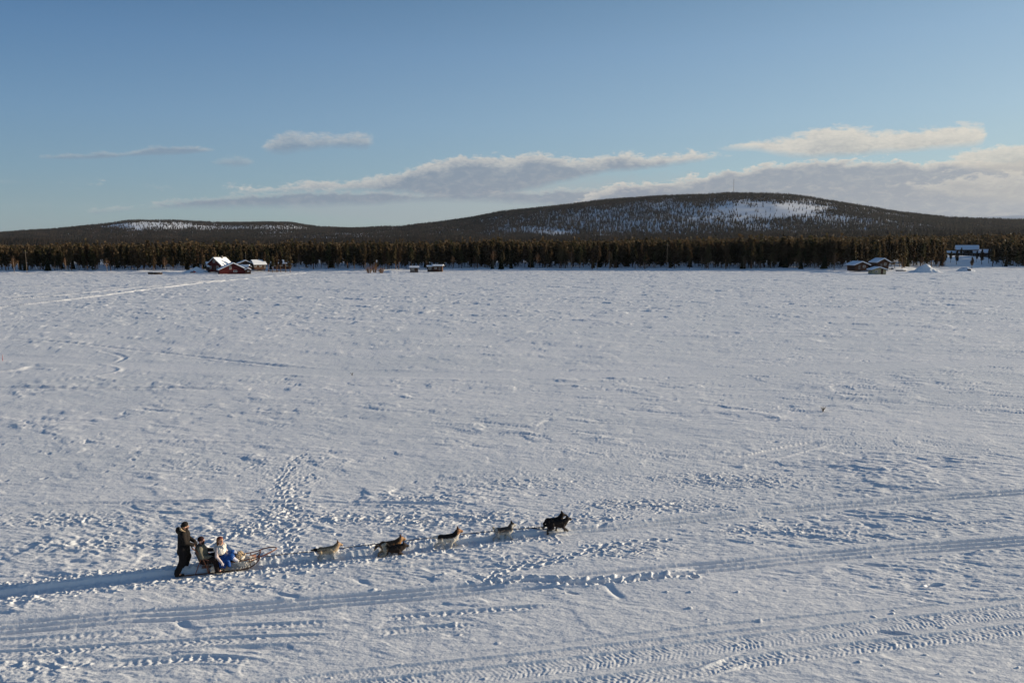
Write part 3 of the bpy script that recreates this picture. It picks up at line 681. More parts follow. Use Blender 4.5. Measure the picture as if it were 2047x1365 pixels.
for i, (x, y, d) in enumerate(front_spots):
    sp = d > 0 and rt.random() < 0.13
    h = rt.uniform(4.0, 8.5) if sp else (rt.uniform(8.0, 13.5) if rt.random() < 0.78 else rt.uniform(4.5, 8))
    h *= float(0.92 + 0.14 * np.clip(math.degrees(math.atan2(x, y)) / 34, -1, 1))
    if d < 0: h = -d
    if d > 0 and rt.random() < .07: h *= 1.2
    src = rt.choice(spruces if sp else pines); s = h / (8.0 if sp else 10.0)
    o = bpy.data.objects.new('spruce_tree' if sp else 'pine_tree', None); COL.objects.link(o)
    o.location = (x, y, ground_z(x, y)); o.rotation_euler = (R(rt.uniform(-2, 2)), R(rt.uniform(-2, 2)), rt.uniform(0, 6.28))
    wsc = s * rt.uniform(0.85, 1.15); o.scale = (wsc, wsc, s)
    if sp: tag(o, 'dark bushy spruce in the front row, ' + where(x, y), 'spruce', 'dark spruces in the front edge of the forest')
    elif i >= n_plain + len(LODGE_T): tag(o, 'pine with bare trunk standing close beside one of the shore cabins', 'pine tree', 'pines beside the shore cabins')
    elif i >= n_plain: tag(o, 'lone pine on the open snowy knoll in front of the large lodge', 'pine tree', 'pines on the knoll below the lodge')
    else: tag(o, ('short' if h < 8 else 'tall') + ' brownish green pine in the front row, ' + where(x, y), 'pine tree', 'pines in the front edge of the forest')
    a = bpy.data.objects.new('crown', src[0]); COL.objects.link(a); a.parent = o
    c_ = bpy.data.objects.new('trunk', src[1]); COL.objects.link(c_); c_.parent = o
print('front trees', len(front_spots), round(time.time() - T0, 1))

def hs_of(x, y): return 0.90 + 0.14 * np.clip(np.degrees(np.arctan2(x, y)) / 34, -1, 1)
def mass(spots, variants, hmin, hmax, rs):            # spots (n,3) -> one merged set of arrays
    VV, FF = [], []; off = 0
    ids = rs.randint(0, len(variants), len(spots))
    for k, (bv, bf) in enumerate(variants):
        S = spots[ids == k]; n = len(S)
        if not n: continue
        a = rs.rand(n) * 6.283; h = (hmin + (hmax - hmin) * rs.rand(n)) * (1 + 0.14 * gnoise(S[:, 0] / 22, S[:, 1] / 60, 66)) * (hs_of(S[:, 0], S[:, 1]) if hmin > 8 else 1); wv = h * (0.85 + 0.3 * rs.rand(n))
        ca_, sa_ = np.cos(a) * wv, np.sin(a) * wv
        P = np.empty((n, len(bv), 3), np.float32)
        P[..., 0] = bv[None, :, 0] * ca_[:, None] - bv[None, :, 1] * sa_[:, None] + S[:, None, 0]
        P[..., 1] = bv[None, :, 0] * sa_[:, None] + bv[None, :, 1] * ca_[:, None] + S[:, None, 1]
        P[..., 2] = bv[None, :, 2] * h[:, None] + S[:, None, 2]
        FF.append((bf[None] + (np.arange(n) * len(bv))[:, None, None]).reshape(-1, bf.shape[1]) + off)
        VV.append(P.reshape(-1, 3)); off += n * len(bv)
    return np.concatenate(VV), np.concatenate(FF)
rs = np.random.RandomState(9)
def polar_spots(n, az0, az1, r0f, r1f):
    a = rs.uniform(az0, az1, n); u = rs.rand(n)
    r0 = r0f(a); r1 = r1f(a); r = np.sqrt(r0 ** 2 + u * (r1 ** 2 - r0 ** 2))
    return r * np.sin(np.radians(a)), r * np.cos(np.radians(a))
# crowns of the wood just behind the front edge
def variants(fn, n, k0, **kw):
    out = []
    for k in range(n):
        r_ = np.random.RandomState(k0 + k); v, f = fn(1.0, r_, **kw); out.append((v, f))
    return out
def with_trunk(v, f):
    q = np.array([[-.012, 0, -.04], [.012, 0, -.04], [.008, 0, .6], [-.008, 0, .6], [0, -.012, -.04], [0, .012, -.04], [0, .008, .6], [0, -.008, .6]])
    return np.concatenate([v, q]), np.concatenate([f, np.array([[0, 1, 2, 3], [4, 5, 6, 7]]) + len(v)])
vm = [with_trunk(*p) for p in variants(pine_crown, 5, 300, nq=150, base=0.42, wid=0.125, size=0.055)]
x, y = polar_spots(3400, -50, 50, lambda a: shore(a) + 18, lambda a: shore(a) + 130)
keep = np.array([not is_clear(a, b, 1.0) for a, b in zip(x, y)]); x, y = x[keep], y[keep]
z = np.array([ground_z(a, b) for a, b in zip(x, y)])
v1, f1 = mass(np.stack([x, y, z], -1), vm, 8.5, 12.5, rs)
vl = variants(pine_crown, 5, 340, nq=52, base=0.3, wid=0.16, size=0.085)
x, y = polar_spots(11000, -50, 50, lambda a: shore(a) + 125, lambda a: 0 * a + 1190)
keep = np.array([not is_clear(a, b, 1.0) for a, b in zip(x, y)]); x, y = x[keep], y[keep]
z = np.array([ground_z(a, b) for a, b in zip(x, y)])
v2, f2 = mass(np.stack([x, y, z], -1), vl, 8.5, 12.0, rs)
o = link('forest', np_mesh('forest', np.concatenate([v1, v2]), np.concatenate([f1, f2 + len(v1)]), False), m_pine_far)
tag(o, 'deep brownish green pine forest standing behind its front row of trees', 'forest', kind='stuff')
print('forest', round(time.time() - T0, 1))

# trees over the foothills and hills
def cone_tree(seed):
    r_ = np.random.RandomState(seed); V = []; F = []
    for (z0, z1, w0) in ((0.0, 0.62, .155), (0.35, 1.0, .10)):
        b0 = len(V); n = 4; a0 = r_.rand() * 6
        for k in range(n):
            a = a0 + 6.283 * k / n; q = w0 * r_.uniform(.7, 1.25); V.append((q * math.cos(a), q * math.sin(a), z0 + r_.uniform(-.03, .05)))
        V.append((r_.randn() * .015, r_.randn() * .015, z1))
        for k in range(n): F.append((b0 + k, b0 + (k + 1) % n, b0 + 4))
    return np.array(V), np.array(F)
hv = [cone_tree(k) for k in range(6)]
def az_el(x, y, z):
    return np.degrees(np.arctan2(x, y)), np.degrees(np.arctan2(z - CAM_H, np.hypot(x, y)))
def patch(a, e, px, py, wx, wy):                      # an open snowy place given by its centre / half size in photo pixels
    a0, e0 = AE(px, py); return ((a - a0) / (wx / 25.8)) ** 2 + ((e - e0) / (wy / 25.8)) ** 2
N1 = 420000
x, y = polar_spots(N1, -48, 50, lambda a: 0 * a + 1180, lambda a: 0 * a + 5300)
z = hill_z(x, y); a_, e_ = az_el(x, y, z)
open_ = np.zeros(len(x))
nz = gnoise(x / 130, y / 160, 55) * 0.35 + gnoise(x / 45, y / 55, 56) * 0.35
for px, py, wx, wy, st in ((1540, 421, 120, 20, 1.0), (1450, 432, 90, 12, .8), (1330, 412, 90, 9, .6), (1400, 428, 60, 20, .6), (1200, 438, 120, 22, .50), (1320, 445, 110, 16, .5), (1110, 466, 45, 9, .85), (1030, 450, 60, 14, .3),
                           (310, 452, 110, 10, .97), (430, 455, 80, 7, .85), (560, 456, 80, 6, .85), (620, 477, 90, 7, .7), (690, 470, 60, 5, .7), (800, 457, 22, 2.5, .6), (1640, 436, 60, 10, .6),
                           (860, 486, 12, 3, .5), (730, 483, 30, 4, .4), (1800, 452, 60, 5, .35), (140, 490, 60, 4, .6)):
    q = patch(a_, e_, px, py, wx, wy); open_ = np.maximum(open_, st * (1 - sstep(0.55, 1.25, np.sqrt(q) + nz)))
stria = gnoise(x / 210 + y / 900, y / 520, 57) + 0.6 * gnoise(x / 70, y / 240, 58)
open_ = np.maximum(open_, np.where(e_ > AE(1000, 476)[1], 0.62 * sstep(0.05, 0.75, stria), 0.35 * sstep(0.3, 0.9, stria)))
keep = rs.rand(len(x)) > open_ * 0.97
x, y, z = x[keep], y[keep], z[keep]
r = np.hypot(x, y)
v3, f3 = mass(np.stack([x, y, z - 0.5], -1), hv, 7.5, 18.0, rs)
o = link('hill_forest', np_mesh('hill_forest', v3, f3, False), m_hill)
tag(o, 'dark far-off conifer forest covering the hills with snowy clearings', 'forest', kind='stuff')
print('hill forest', len(x), round(time.time() - T0, 1))
# ------------------------------------------------------------------ smooth bodies from a distance field
def _cap(P, a, b, r0, r1):
    a = np.array(a, float); b = np.array(b, float); e = b - a
    t = np.clip(((P - a) @ e) / max(e @ e, 1e-9), 0, 1)
    return np.linalg.norm(P - a - t[..., None] * e, axis=-1) - (r0 + (r1 - r0) * t)
def _ell(P, c, r, rot=None):
    Q = P - np.array(c, float)
    if rot is not None: Q = Q @ np.array(Matrix.Rotation(rot, 3, 'Y'))
    r = np.array(r, float); k0 = np.linalg.norm(Q / r, axis=-1); k1 = np.linalg.norm(Q / (r * r), axis=-1)
    return k0 * (k0 - 1) / np.maximum(k1, 1e-6)
def prim_dist(P, p):
    return _cap(P, *p[1:5]) if p[0] == 'c' else _ell(P, p[1], p[2], p[3])
def blob(prims, vox=0.012, k=0.02, rough=0.0, seed=0):
    lo = np.full(3, 1e9); hi = -lo
    for p in prims:
        if p[0] == 'c': A = [np.array(p[1]), np.array(p[2])]; m = max(p[3], p[4])
        else: A = [np.array(p[1])]; m = max(p[2])
        for q in A: lo = np.minimum(lo, q - m); hi = np.maximum(hi, q + m)
    lo = lo - 4 * vox; hi = hi + 4 * vox
    n = np.ceil((hi - lo) / vox).astype(int) + 1
    ax = [lo[i] + vox * np.arange(n[i]) for i in range(3)]
    D = np.full(n, 1.0)
    for p in prims:                                   # evaluate each piece only near itself
        if p[0] == 'c': A = np.array([p[1], p[2]]); m = max(p[3], p[4])
        else: A = np.array([p[1]]); m = max(p[2])
        m += 0.06
        s = []
        for i in range(3):
            i0 = int(np.searchsorted(ax[i], A[:, i].min() - m)); i1 = int(np.searchsorted(ax[i], A[:, i].max() + m)); s.append(slice(i0, i1))
        P = np.stack(np.meshgrid(ax[0][s[0]], ax[1][s[1]], ax[2][s[2]], indexing='ij'), -1)
        d = prim_dist(P, p); o = D[tuple(s)]
        kk = p[5] if p[0] == 'c' and len(p) > 5 and p[5] else (p[4] if p[0] == 'e' and len(p) > 4 and p[4] else k)
        h = np.clip(0.5 + 0.5 * (o - d) / kk, 0, 1)
        D[tuple(s)] = o * (1 - h) + d * h - kk * h * (1 - h)
    if rough:
        r_ = np.random.RandomState(seed); N = r_.randn(*n)
        for a in range(3): N = (N + np.roll(N, 1, a) + np.roll(N, -1, a)) / 2.2
        D = D + rough * N / N.std()
    D[0] = D[-1] = 1; D[:, 0] = D[:, -1] = 1; D[:, :, 0] = D[:, :, -1] = 1
    S = D < 0
    C = np.zeros(np.array(n) - 1); cnt = np.zeros(C.shape, int); acc = np.zeros(C.shape + (3,))
    corners = [(i, j, l) for i in (0, 1) for j in (0, 1) for l in (0, 1)]
    sl_ = lambda c: tuple(slice(c[i], n[i] - 1 + c[i]) for i in range(3))
    for a in corners:
        for i in range(3):
            if a[i] == 0:
                b = list(a); b[i] = 1; b = tuple(b)
                da, db = D[sl_(a)], D[sl_(b)]; x = (da < 0) != (db < 0)
                t = np.where(x, da / np.where(x, da - db, 1), 0)
                cnt += x
                for q in range(3): acc[..., q] += np.where(x, a[q] + (t if q == i else 0), 0)
    act = cnt > 0; idx = -np.ones(C.shape, int); idx[act] = np.arange(act.sum())
    base = np.stack(np.nonzero(act), -1)
    V = lo + vox * (base + acc[act] / cnt[act][:, None])
    F = []
    for i in range(3):
        j, l = (i + 1) % 3, (i + 2) % 3
        a = [slice(0, n[q] - (1 if q == i else 0)) for q in range(3)]; b = list(a); b[i] = slice(1, n[i])
        a[j] = slice(1, n[j] - 1); b[j] = a[j]; a[l] = slice(1, n[l] - 1); b[l] = a[l]
        sa_, sb_ = S[tuple(a)], S[tuple(b)]
        for flip in (False, True):
            x = (sa_ & ~sb_) if not flip else (~sa_ & sb_)
            p = np.stack(np.nonzero(x), -1); p[:, j] += 1; p[:, l] += 1
            q = []
            for dj, dl in ((1, 1), (0, 1), (0, 0), (1, 0)):
                c_ = p.copy(); c_[:, j] -= dj; c_[:, l] -= dl; q.append(idx[c_[:, 0], c_[:, 1], c_[:, 2]])
            if flip: q = q[::-1]
            F.append(np.stack(q, -1))
    return V, np.concatenate(F)
def paint(me, V, prims, cols, fn=None, jit=0.0):
    P = np.asarray(V); d = np.stack([prim_dist(P, p) for p in prims], 0)
    Cc = np.array(cols, float)[np.argmin(d, 0)]
    if fn is not None: Cc = fn(P, Cc)
    if jit: Cc = Cc * (1 + jit * (np.random.RandomState(3).rand(len(P), 1) - 0.5))
    at = me.color_attributes.new('coat', 'FLOAT_COLOR', 'POINT')
    at.data.foreach_set('color', np.concatenate([Cc, np.ones((len(P), 1))], 1).astype(np.float32).ravel())
def coat_mat(name, rough=0.8, scale=60, bump=0.006, sheen=0.0):
    mt, t, b = principled(name, (0.5, 0.5, 0.5), rough, 0.15)
    at = t.new('ShaderNodeAttribute'); at.attribute_name = 'coat'
    n = t.noise(t.new('ShaderNodeTexCoord').outputs['Object'], scale, 3, 0.6)
    t.put(b.inputs['Base Color'], t.mix(1.0, at.outputs['Color'], t.ramp(n, [(0.3, (0.72, 0.72, 0.72, 1)), (0.7, (1.15, 1.15, 1.15, 1))]), 'MULTIPLY'))
    bn = t.new('ShaderNodeBump'); bn.inputs['Distance'].default_value = bump; bn.inputs['Strength'].default_value = 0.7
    t.put(bn.inputs['Height'], n); t.put(b.inputs['Normal'], bn.outputs[0])
    return mt
m_fur = coat_mat('dog_fur', 0.85, 45, 0.012)
m_body = coat_mat('skin', 0.55, 30, 0.0005)
def body(name, prims, mat, parent, vox=0.012, k=0.02, fn=None, rough=0.0, jit=0.0):
    V, F = blob([p[:-1] for p in prims], vox, k, rough)
    me = np_mesh(name, V, F); paint(me, V, [p[:-1] for p in prims], [p[-1] for p in prims], fn, jit)
    return link(name, me, mat, parent)
def Cp(a, b, r0, r1, col, k=None): return ('c', a, b, r0, r1, k, col)
def El(c, r, col, rot=None, k=None): return ('e', c, r, rot, k, col)
def tubes(name, paths, mat, parent, n=7):             # paths: [(points, radius or radii)]
    V = []; F = []
    for P, rad in paths:
        P = [np.array(p, float) for p in P]; rr = rad if hasattr(rad, '__len__') else [rad] * len(P)
        b0 = len(V); up = np.array([0, 0, 1.0])
        for i, p in enumerate(P):
            d = P[min(i + 1, len(P) - 1)] - P[max(i - 1, 0)]; d = d / max(np.linalg.norm(d), 1e-9)
            u = np.cross(d, up) if abs(d[2]) < 0.95 else np.cross(d, [0, 1.0, 0]); u /= np.linalg.norm(u); v = np.cross(u, d)
            for k in range(n):
                a = 6.2832 * k / n; V.append(p + rr[i] * (math.cos(a) * u + math.sin(a) * v))
        for i in range(len(P) - 1):
            for k in range(n): F.append((b0 + i * n + k, b0 + (i + 1) * n + k, b0 + (i + 1) * n + (k + 1) % n, b0 + i * n + (k + 1) % n))
        for e in (0, len(P) - 1):                      # rounded-off ends
            c0 = len(V); V.append(P[e])
            for k in range(n):
                q = b0 + e * n + k; r_ = b0 + e * n + (k + 1) % n; F.append((c0, q, r_, r_) if e == 0 else (c0, r_, q, q))
    me = bpy.data.meshes.new(name); me.from_pydata([tuple(v) for v in V], [], [f if f[2] != f[3] else f[:3] for f in F]); me.update()
    for p in me.polygons: p.use_smooth = True
    return link(name, me, mat, parent)
def arc(P, n=5):                                      # smooth polyline through points
    P = [np.array(p, float) for p in P]; out = []
    for i in range(len(P) - 1):
        p0 = P[max(i - 1, 0)]; p1 = P[i]; p2 = P[i + 1]; p3 = P[min(i + 2, len(P) - 1)]
        for k in range(n):
            t = k / n; out.append(0.5 * (2 * p1 + (p2 - p0) * t + (2 * p0 - 5 * p1 + 4 * p2 - p3) * t * t + (3 * p1 - p0 - 3 * p2 + p3) * t ** 3))
    return out + [P[-1]]

# ------------------------------------------------------------------ the sled
s0 = np.array(G(410, 1140)); s1 = np.array(G(655, 1114)); HEAD = math.atan2(*(s1 - s0)[::-1])
hd = np.array([math.cos(HEAD), math.sin(HEAD)]); nl = np.array([-hd[1], hd[0]])
def team_pt(sx, sy=0.0): p = s0 + hd * sx + nl * (sy + 0.22); return float(p[0]), float(p[1])
SZ = min(ground_z(*team_pt(0.3)), ground_z(*team_pt(1.2))) + 0.02
m_wood = vary('varnished_wood', (0.16, 0.055, 0.025), (0.30, 0.10, 0.045), 14, 0.35, 0.5, 0.002, (0.3, 1, 1))
m_wood_d = vary('dark_wood', (0.05, 0.022, 0.014), (0.11, 0.045, 0.025), 14, 0.45, 0.4, 0.002, (0.3, 1, 1))
m_rope = vary('rope', (0.03, 0.03, 0.035), (0.09, 0.08, 0.08), 60, 0.8, 0.1)
m_black = vary('black_webbing', (0.012, 0.012, 0.014), (0.03, 0.028, 0.03), 40, 0.6, 0.3)
m_hide = coat_mat('reindeer_hide', 0.9, 35, 0.015)
sled = empty('dog_sled', (*team_pt(0), SZ), HEAD)
tag(sled, 'long wooden dog sled with curved runners and a pointed bow, carrying two seated people', 'sled')
W2 = 0.29
for sd in (-1, 1):
    tubes('runner', [(arc([(-0.95, sd * W2, 0.03), (-0.2, sd * W2, 0.02), (0.7, sd * W2, 0.02), (1.35, sd * W2, 0.03), (1.68, sd * W2, 0.09), (1.9, sd * (W2 - .01), 0.22), (2.03, sd * (W2 - .03), 0.38)]), 0.022)], m_wood_d, sled)
    tubes('side_rail', [(arc([(-0.1, sd * W2, 0.58), (0.35, sd * W2, 0.42), (1.0, sd * W2, 0.33), (1.6, sd * W2, 0.37), (2.03, sd * (W2 - .03), 0.43)]), 0.018)], m_wood, sled)
    tubes('bed_rail', [(arc([(-0.1, sd * (W2 - .02), 0.22), (1.0, sd * (W2 - .02), 0.21), (1.6, sd * (W2 - .02), 0.26), (2.02, sd * (W2 - .03), 0.38)]), 0.016)], m_wood_d, sled)
    for sx, tz in ((0.1, 0.50), (0.62, 0.38), (1.15, 0.34), (1.62, 0.37)):
        tubes('stanchion', [([(sx + 0.05, sd * W2, 0.03), (sx, sd * W2, tz)], 0.018)], m_wood_d, sled)
    tubes('handle_post', [(arc([(0.12, sd * W2, 0.03), (0.0, sd * W2, 0.45), (-0.22, sd * (W2 - .03), 0.80), (-0.36, sd * (W2 - .06), 0.93)]), 0.02)], m_wood, sled)
    tubes('brace', [([(-0.3, sd * W2, 0.04), (-0.08, sd * W2, 0.62)], 0.014)], m_wood, sled)
tubes('handlebar', [(arc([(-0.36, -W2 + .06, 0.93), (-0.40, -0.12, 0.97), (-0.41, 0, 0.98), (-0.40, 0.12, 0.97), (-0.36, W2 - .06, 0.93)]), 0.021)], m_wood_d, sled)
tubes('bow', [(arc([(1.95, -W2 + .02, 0.40), (2.15, -W2 + .02, 0.44), (2.42, -0.18, 0.50), (2.66, 0.0, 0.55), (2.42, 0.18, 0.54), (2.15, W2 - .02, 0.48), (1.95, W2 - .02, 0.43)], 7), 0.022)], m_wood, sled)
tubes('cross_bar', [([(2.0, -W2 + .02, 0.40), (2.0, W2 - .02, 0.42)], 0.02)], m_wood_d, sled)
tubes('slatted_bed', [([(-0.1, y_, 0.235), (1.0, y_, 0.225), (1.85, y_ * .95, 0.30)], 0.014) for y_ in (-.22, -.13, -.04, .05, .14, .22)] + [([(x_, -W2, 0.215), (x_, W2, 0.215)], 0.014) for x_ in (0.0, .55, 1.1, 1.55)], m_wood, sled)
tubes('backrest', [([(-0.12, y_, 0.25), (-0.30, y_, 0.78)], 0.011) for y_ in (-.17, -.06, .06, .17)] + [([(-0.28, -W2 + .03, 0.74), (-0.28, W2 - .03, 0.74)], 0.015)], m_wood_d, sled)
def squeeze(o):                                       # the front of the sled is shorter than first laid out
    for v in o.data.vertices:
        if v.co.x > .3: v.co.x = .3 + (v.co.x - .3) * .87
for o in list(sled.children): squeeze(o)
def hide(name, label, prims, cat, vox=0.014, rough=0.006):
    o = body(name, prims, m_hide, None, vox, 0.03, rough=rough, jit=0.35)
    o.location = (*team_pt(0), SZ); o.rotation_euler = (0, 0, HEAD)
    return tag(o, label, cat)
TAN, PALE, GREY, BROWN = (0.42, 0.31, 0.20), (0.62, 0.56, 0.48), (0.34, 0.32, 0.31), (0.16, 0.10, 0.07)
hide('fur_pelt', 'shaggy grey and tan hide spread over the sled bed and hanging down its near side',
     [El((0.60, 0.0, 0.275), (0.75, 0.27, 0.045), GREY), El((1.15, -0.05, 0.28), (0.5, 0.28, 0.06), PALE), El((0.95, -0.27, 0.2), (0.30, 0.05, 0.11), GREY), El((1.25, -0.27, 0.22), (0.26, 0.06, 0.10), PALE),
      El((0.65, -0.28, 0.17), (0.22, 0.045, 0.10), TAN), El((1.35, -0.2, 0.25), (0.20, 0.12, 0.06), TAN), El((0.32, -0.27, 0.17), (0.14, 0.05, 0.10), PALE), El((1.0, -0.31, 0.10), (0.30, 0.04, 0.06), GREY)], 'fur')
hide('fur_bundle', 'rolled tan and brown fur bundle tied on the front of the sled bed',
     [El((1.10, 0.0, 0.42), (0.17, 0.22, 0.15), TAN), El((1.00, -0.03, 0.41), (0.12, 0.20, 0.13), BROWN), El((1.20, -0.05, 0.37), (0.09, 0.18, 0.12), PALE), El((1.10, -0.17, 0.33), (0.13, 0.09, 0.11), TAN)], 'fur', rough=0.008)

# ------------------------------------------------------------------ people
SK = (0.62, 0.36, 0.25); SK2 = (0.66, 0.34, 0.24)
def rotv(p, c, yaw): 
    x, y = p[0] - c[0], p[1] - c[1]; return (c[0] + x * math.cos(yaw) - y * math.sin(yaw), c[1] + x * math.sin(yaw) + y * math.cos(yaw), p[2])
def head_prims(c, yaw, skin, beard=None, s=1.0):      # face towards +x before yaw
    f = lambda x, y, z: rotv((c[0] + x * s, c[1] + y * s, c[2] + z * s), c, yaw)
    L = [El(f(-0.01, 0, 0.03), (.095 * s, .078 * s, .10 * s), skin), El(f(.03, 0, -.05), (.062 * s, .056 * s, .07 * s), beard or skin),
         Cp(f(.085, 0, .012), f(.108, 0, -.018), .012 * s, .017 * s, skin, .008), El(f(.075, .036, .02), (.016, .018, .012), (0.10, .06, .05), k=.004), El(f(.075, -.036, .02), (.016, .018, .012), (0.10, .06, .05), k=.004),
         El(f(.086, 0, -.055), (.014, .026, .009), (.45, .14, .12), k=.004), El(f(-.01, .08, -.005), (.018, .012, .03), skin, k=.006), El(f(-.01, -.08, -.005), (.018, .012, .03), skin, k=.006),
         El(f(.078, 0, .045), (.02, .05, .012), skin, k=.01)]
    if beard: L += [El(f(.055, 0, -.085), (.045, .055, .04), beard), El(f(.082, 0, -.038), (.018, .03, .009), beard, k=.005)]
    return L
def hand_prims(w, e, skin, curl=0.5, side=1):         # w wrist, e unit direction of the forearm; five fingers, closing downwards
    w = np.array(w, float); e = np.array(e, float); e /= np.linalg.norm(e)
    lat = np.cross(e, [0, 0, 1.0]); lat /= np.linalg.norm(lat); dn = np.cross(lat, e) * -1.0
    if dn[2] > 0: dn = -dn
    palm = w + e * 0.055
    L = [Cp(tuple(w), tuple(palm + e * .02), .026, .03, skin), El(tuple(palm + e * .01), (.034, .034, .024), skin)]
    for i, (o, ln) in enumerate(((-.030, .062), (-.010, .074), (.011, .070), (.031, .054))):
        k0 = palm + e * .035 + lat * o; k1 = k0 + e * ln * .5 * (1 - .4 * curl) + dn * ln * .35 * curl; k2 = k1 + e * ln * .5 * (1 - 1.5 * curl) + dn * ln * .5 * curl
        L += [Cp(tuple(k0), tuple(k1), .0105, .0095, skin, .004), Cp(tuple(k1), tuple(k2), .0095, .008, skin, .004)]
    t0 = w + e * .035 + lat * .028 * side; t1 = t0 + lat * .028 * side + e * .02 + dn * .012; t2 = t1 + e * .028 + dn * .018
    L += [Cp(tuple(t0), tuple(t1), .014, .012, skin, .005), Cp(tuple(t1), tuple(t2), .012, .009, skin, .004)]
    return L
def chain(pts, rads, col, k=None): return [Cp(pts[i], pts[i + 1], rads[i], rads[i + 1], col, k) for i in range(len(pts) - 1)]
def pad(prims, g): return [(('c', p[1], p[2], p[3] + g, p[4] + g) + p[5:]) if p[0] == 'c' else (('e', p[1], tuple(r + g for r in p[2])) + p[3:]) for p in prims]
def recol(prims, col): return [p[:-1] + (col,) for p in prims]
def person(label, torso, arms, legs, head_c, yaw, neck, skin, beard=None, curl=0.6, hand_col=None):
    root = empty('person', (*team_pt(0), SZ), HEAD); tag(root, label, 'person')
    P = head_prims(head_c, yaw, skin, beard) + [Cp(neck, (head_c[0] - .01, head_c[1], head_c[2] - .05), .06, .055, skin)] + torso
    for i, (pts, rads) in enumerate(arms):
        P += chain(pts, rads, skin); a, b = np.array(pts[-2]), np.array(pts[-1]); P += hand_prims(pts[-1], b - a, hand_col or skin, curl, 1 if i else -1)
    for pts, rads in legs: P += chain(pts, rads, skin)
    body('body', P, m_body, root, 0.0105, 0.018)
    return root
m_cloth = coat_mat('cloth', 0.85, 22, 0.01); m_silk = coat_mat('shiny_cloth', 0.38, 9, 0.02)
# the driver, standing on the runner tails
BK = (0.020, 0.016, 0.014); OL = (0.035, 0.030, 0.020)
dx = -0.68
torso = [Cp((dx, 0, .98), (dx + .02, 0, 1.16), .135, .13, SK), Cp((dx + .02, 0, 1.16), (dx + .04, 0, 1.38), .14, .15, SK), Cp((dx + .04, -.16, 1.42), (dx + .04, .16, 1.42), .065, .065, SK)]
armL = ([(dx + .04, .19, 1.41), (dx + .12, .25, 1.17), (dx + .33, .17, 1.04)], [.055, .045, .03])
armR = ([(dx + .04, -.19, 1.41), (dx + .10, -.25, 1.17), (dx + .33, -.17, 1.04)], [.055, .045, .03])
legL = ([(dx - .0, .10, .95), (dx + .10, .17, .52), (dx - .02, .25, .12), (dx + .08, .25, .07)], [.10, .065, .05, .045])
legR = ([(dx - .0, -.10, .95), (dx - .02, -.19, .52), (dx - .20, -.27, .12), (dx - .10, -.27, .07)], [.10, .065, .05, .045])
mush = person('sled driver in long dark parka with fur-edged hood, standing behind the sled', torso, [armL, armR], [legL, legR], (dx + .10, 0, 1.66), R(6), (dx + .05, 0, 1.46), SK, (0.05, .03, .025))
jk = pad(torso, .045) + [Cp((dx, 0, .78), (dx + .02, 0, 1.05), .215, .185, BK), Cp((dx + .02, 0, 1.05), (dx + .04, 0, 1.36), .185, .19, BK)] + pad(chain(*armL, BK), .032) + pad(chain(*armR, BK), .032)
jk = recol(jk, BK) + [El((dx - .05, 0, 1.50), (.14, .155, .10), OL), El((dx - .13, 0, 1.55), (.09, .12, .11), BK)]
body('parka', jk, m_cloth, mush, 0.014, 0.03)
body('fur_trim', [Cp((dx - .03, -.12, 1.60), (dx + .08, -.11, 1.50), .032, .03, TAN), Cp((dx - .03, .12, 1.60), (dx + .08, .11, 1.50), .032, .03, TAN), Cp((dx + .08, -.11, 1.50), (dx + .13, 0, 1.47), .03, .03, TAN), Cp((dx + .08, .11, 1.50), (dx + .13, 0, 1.47), .03, .03, TAN), Cp((dx - .03, -.12, 1.60), (dx - .07, -.08, 1.66), .03, .02, TAN)], m_hide, mush, 0.01, 0.02, rough=.004)
body('trousers', recol(pad(chain(*legL, BK)[:2], .045) + pad(chain(*legR, BK)[:2], .045), (0.016, .013, .013)), m_cloth, mush, 0.014, 0.03)
for lg in (legL, legR):
    a, b = lg[0][2], lg[0][3]
    body('boot', [Cp((a[0], a[1], .22), (a[0], a[1], .08), .075, .065, BK), Cp((a[0] - .02, a[1], .055), (b[0] + .08, b[1], .045), .06, .048, BK)], m_cloth, mush, 0.012, 0.02)
body('beanie', [El((dx + .085, 0, 1.735), (.112, .098, .095), BK), Cp((dx + .01, 0, 1.69), (dx + .16, 0, 1.70), .06, .03, BK), El((dx + .07, 0, 1.69), (.112, .102, .045), BK)], m_cloth, mush, 0.01, 0.02)
for a in (armL, armR):
    w_ = np.array(a[0][-1]); e_ = w_ - np.array(a[0][-2])
    body('glove', recol(pad(hand_prims(tuple(w_), e_, BK, .7, 1 if a is armL else -1), .006), (0.05, .045, .045)), m_cloth, mush, 0.009, 0.008)
# the man, seated with his back to the handlebar
mx = -0.04; JK = (0.17, 0.155, 0.115)
torso = [Cp((mx, 0, .42), (mx - .06, 0, .62), .13, .13, SK), Cp((mx - .06, 0, .62), (mx - .10, 0, .82), .135, .14, SK), Cp((mx - .10, -.16, .86), (mx - .10, .16, .86), .06, .06, SK)]
aR = ([(mx - .10, -.19, .85), (mx - .02, -.27, .60), (mx + .24, -.20, .56)], [.052, .043, .028])
aL = ([(mx - .10, .19, .85), (mx + .05, .24, .66), (mx + .33, .17, .66)], [.052, .043, .028])
lR = ([(mx, -.10, .40), (mx + .38, -.27, .50), (mx + .46, -.36, .12), (mx + .56, -.37, .07)], [.095, .065, .048, .04])
lL = ([(mx, .10, .40), (mx + .42, .12, .52), (mx + .55, .14, .33), (mx + .66, .14, .31)], [.095, .065, .048, .04])
man = person('bearded man in dark beanie and olive beige jacket, leaning against the back of the sled', torso, [aL, aR], [lL, lR], (mx - .06, 0, 1.09), R(-8), (mx - .10, 0, .90), SK2, (0.03, .018, .014))
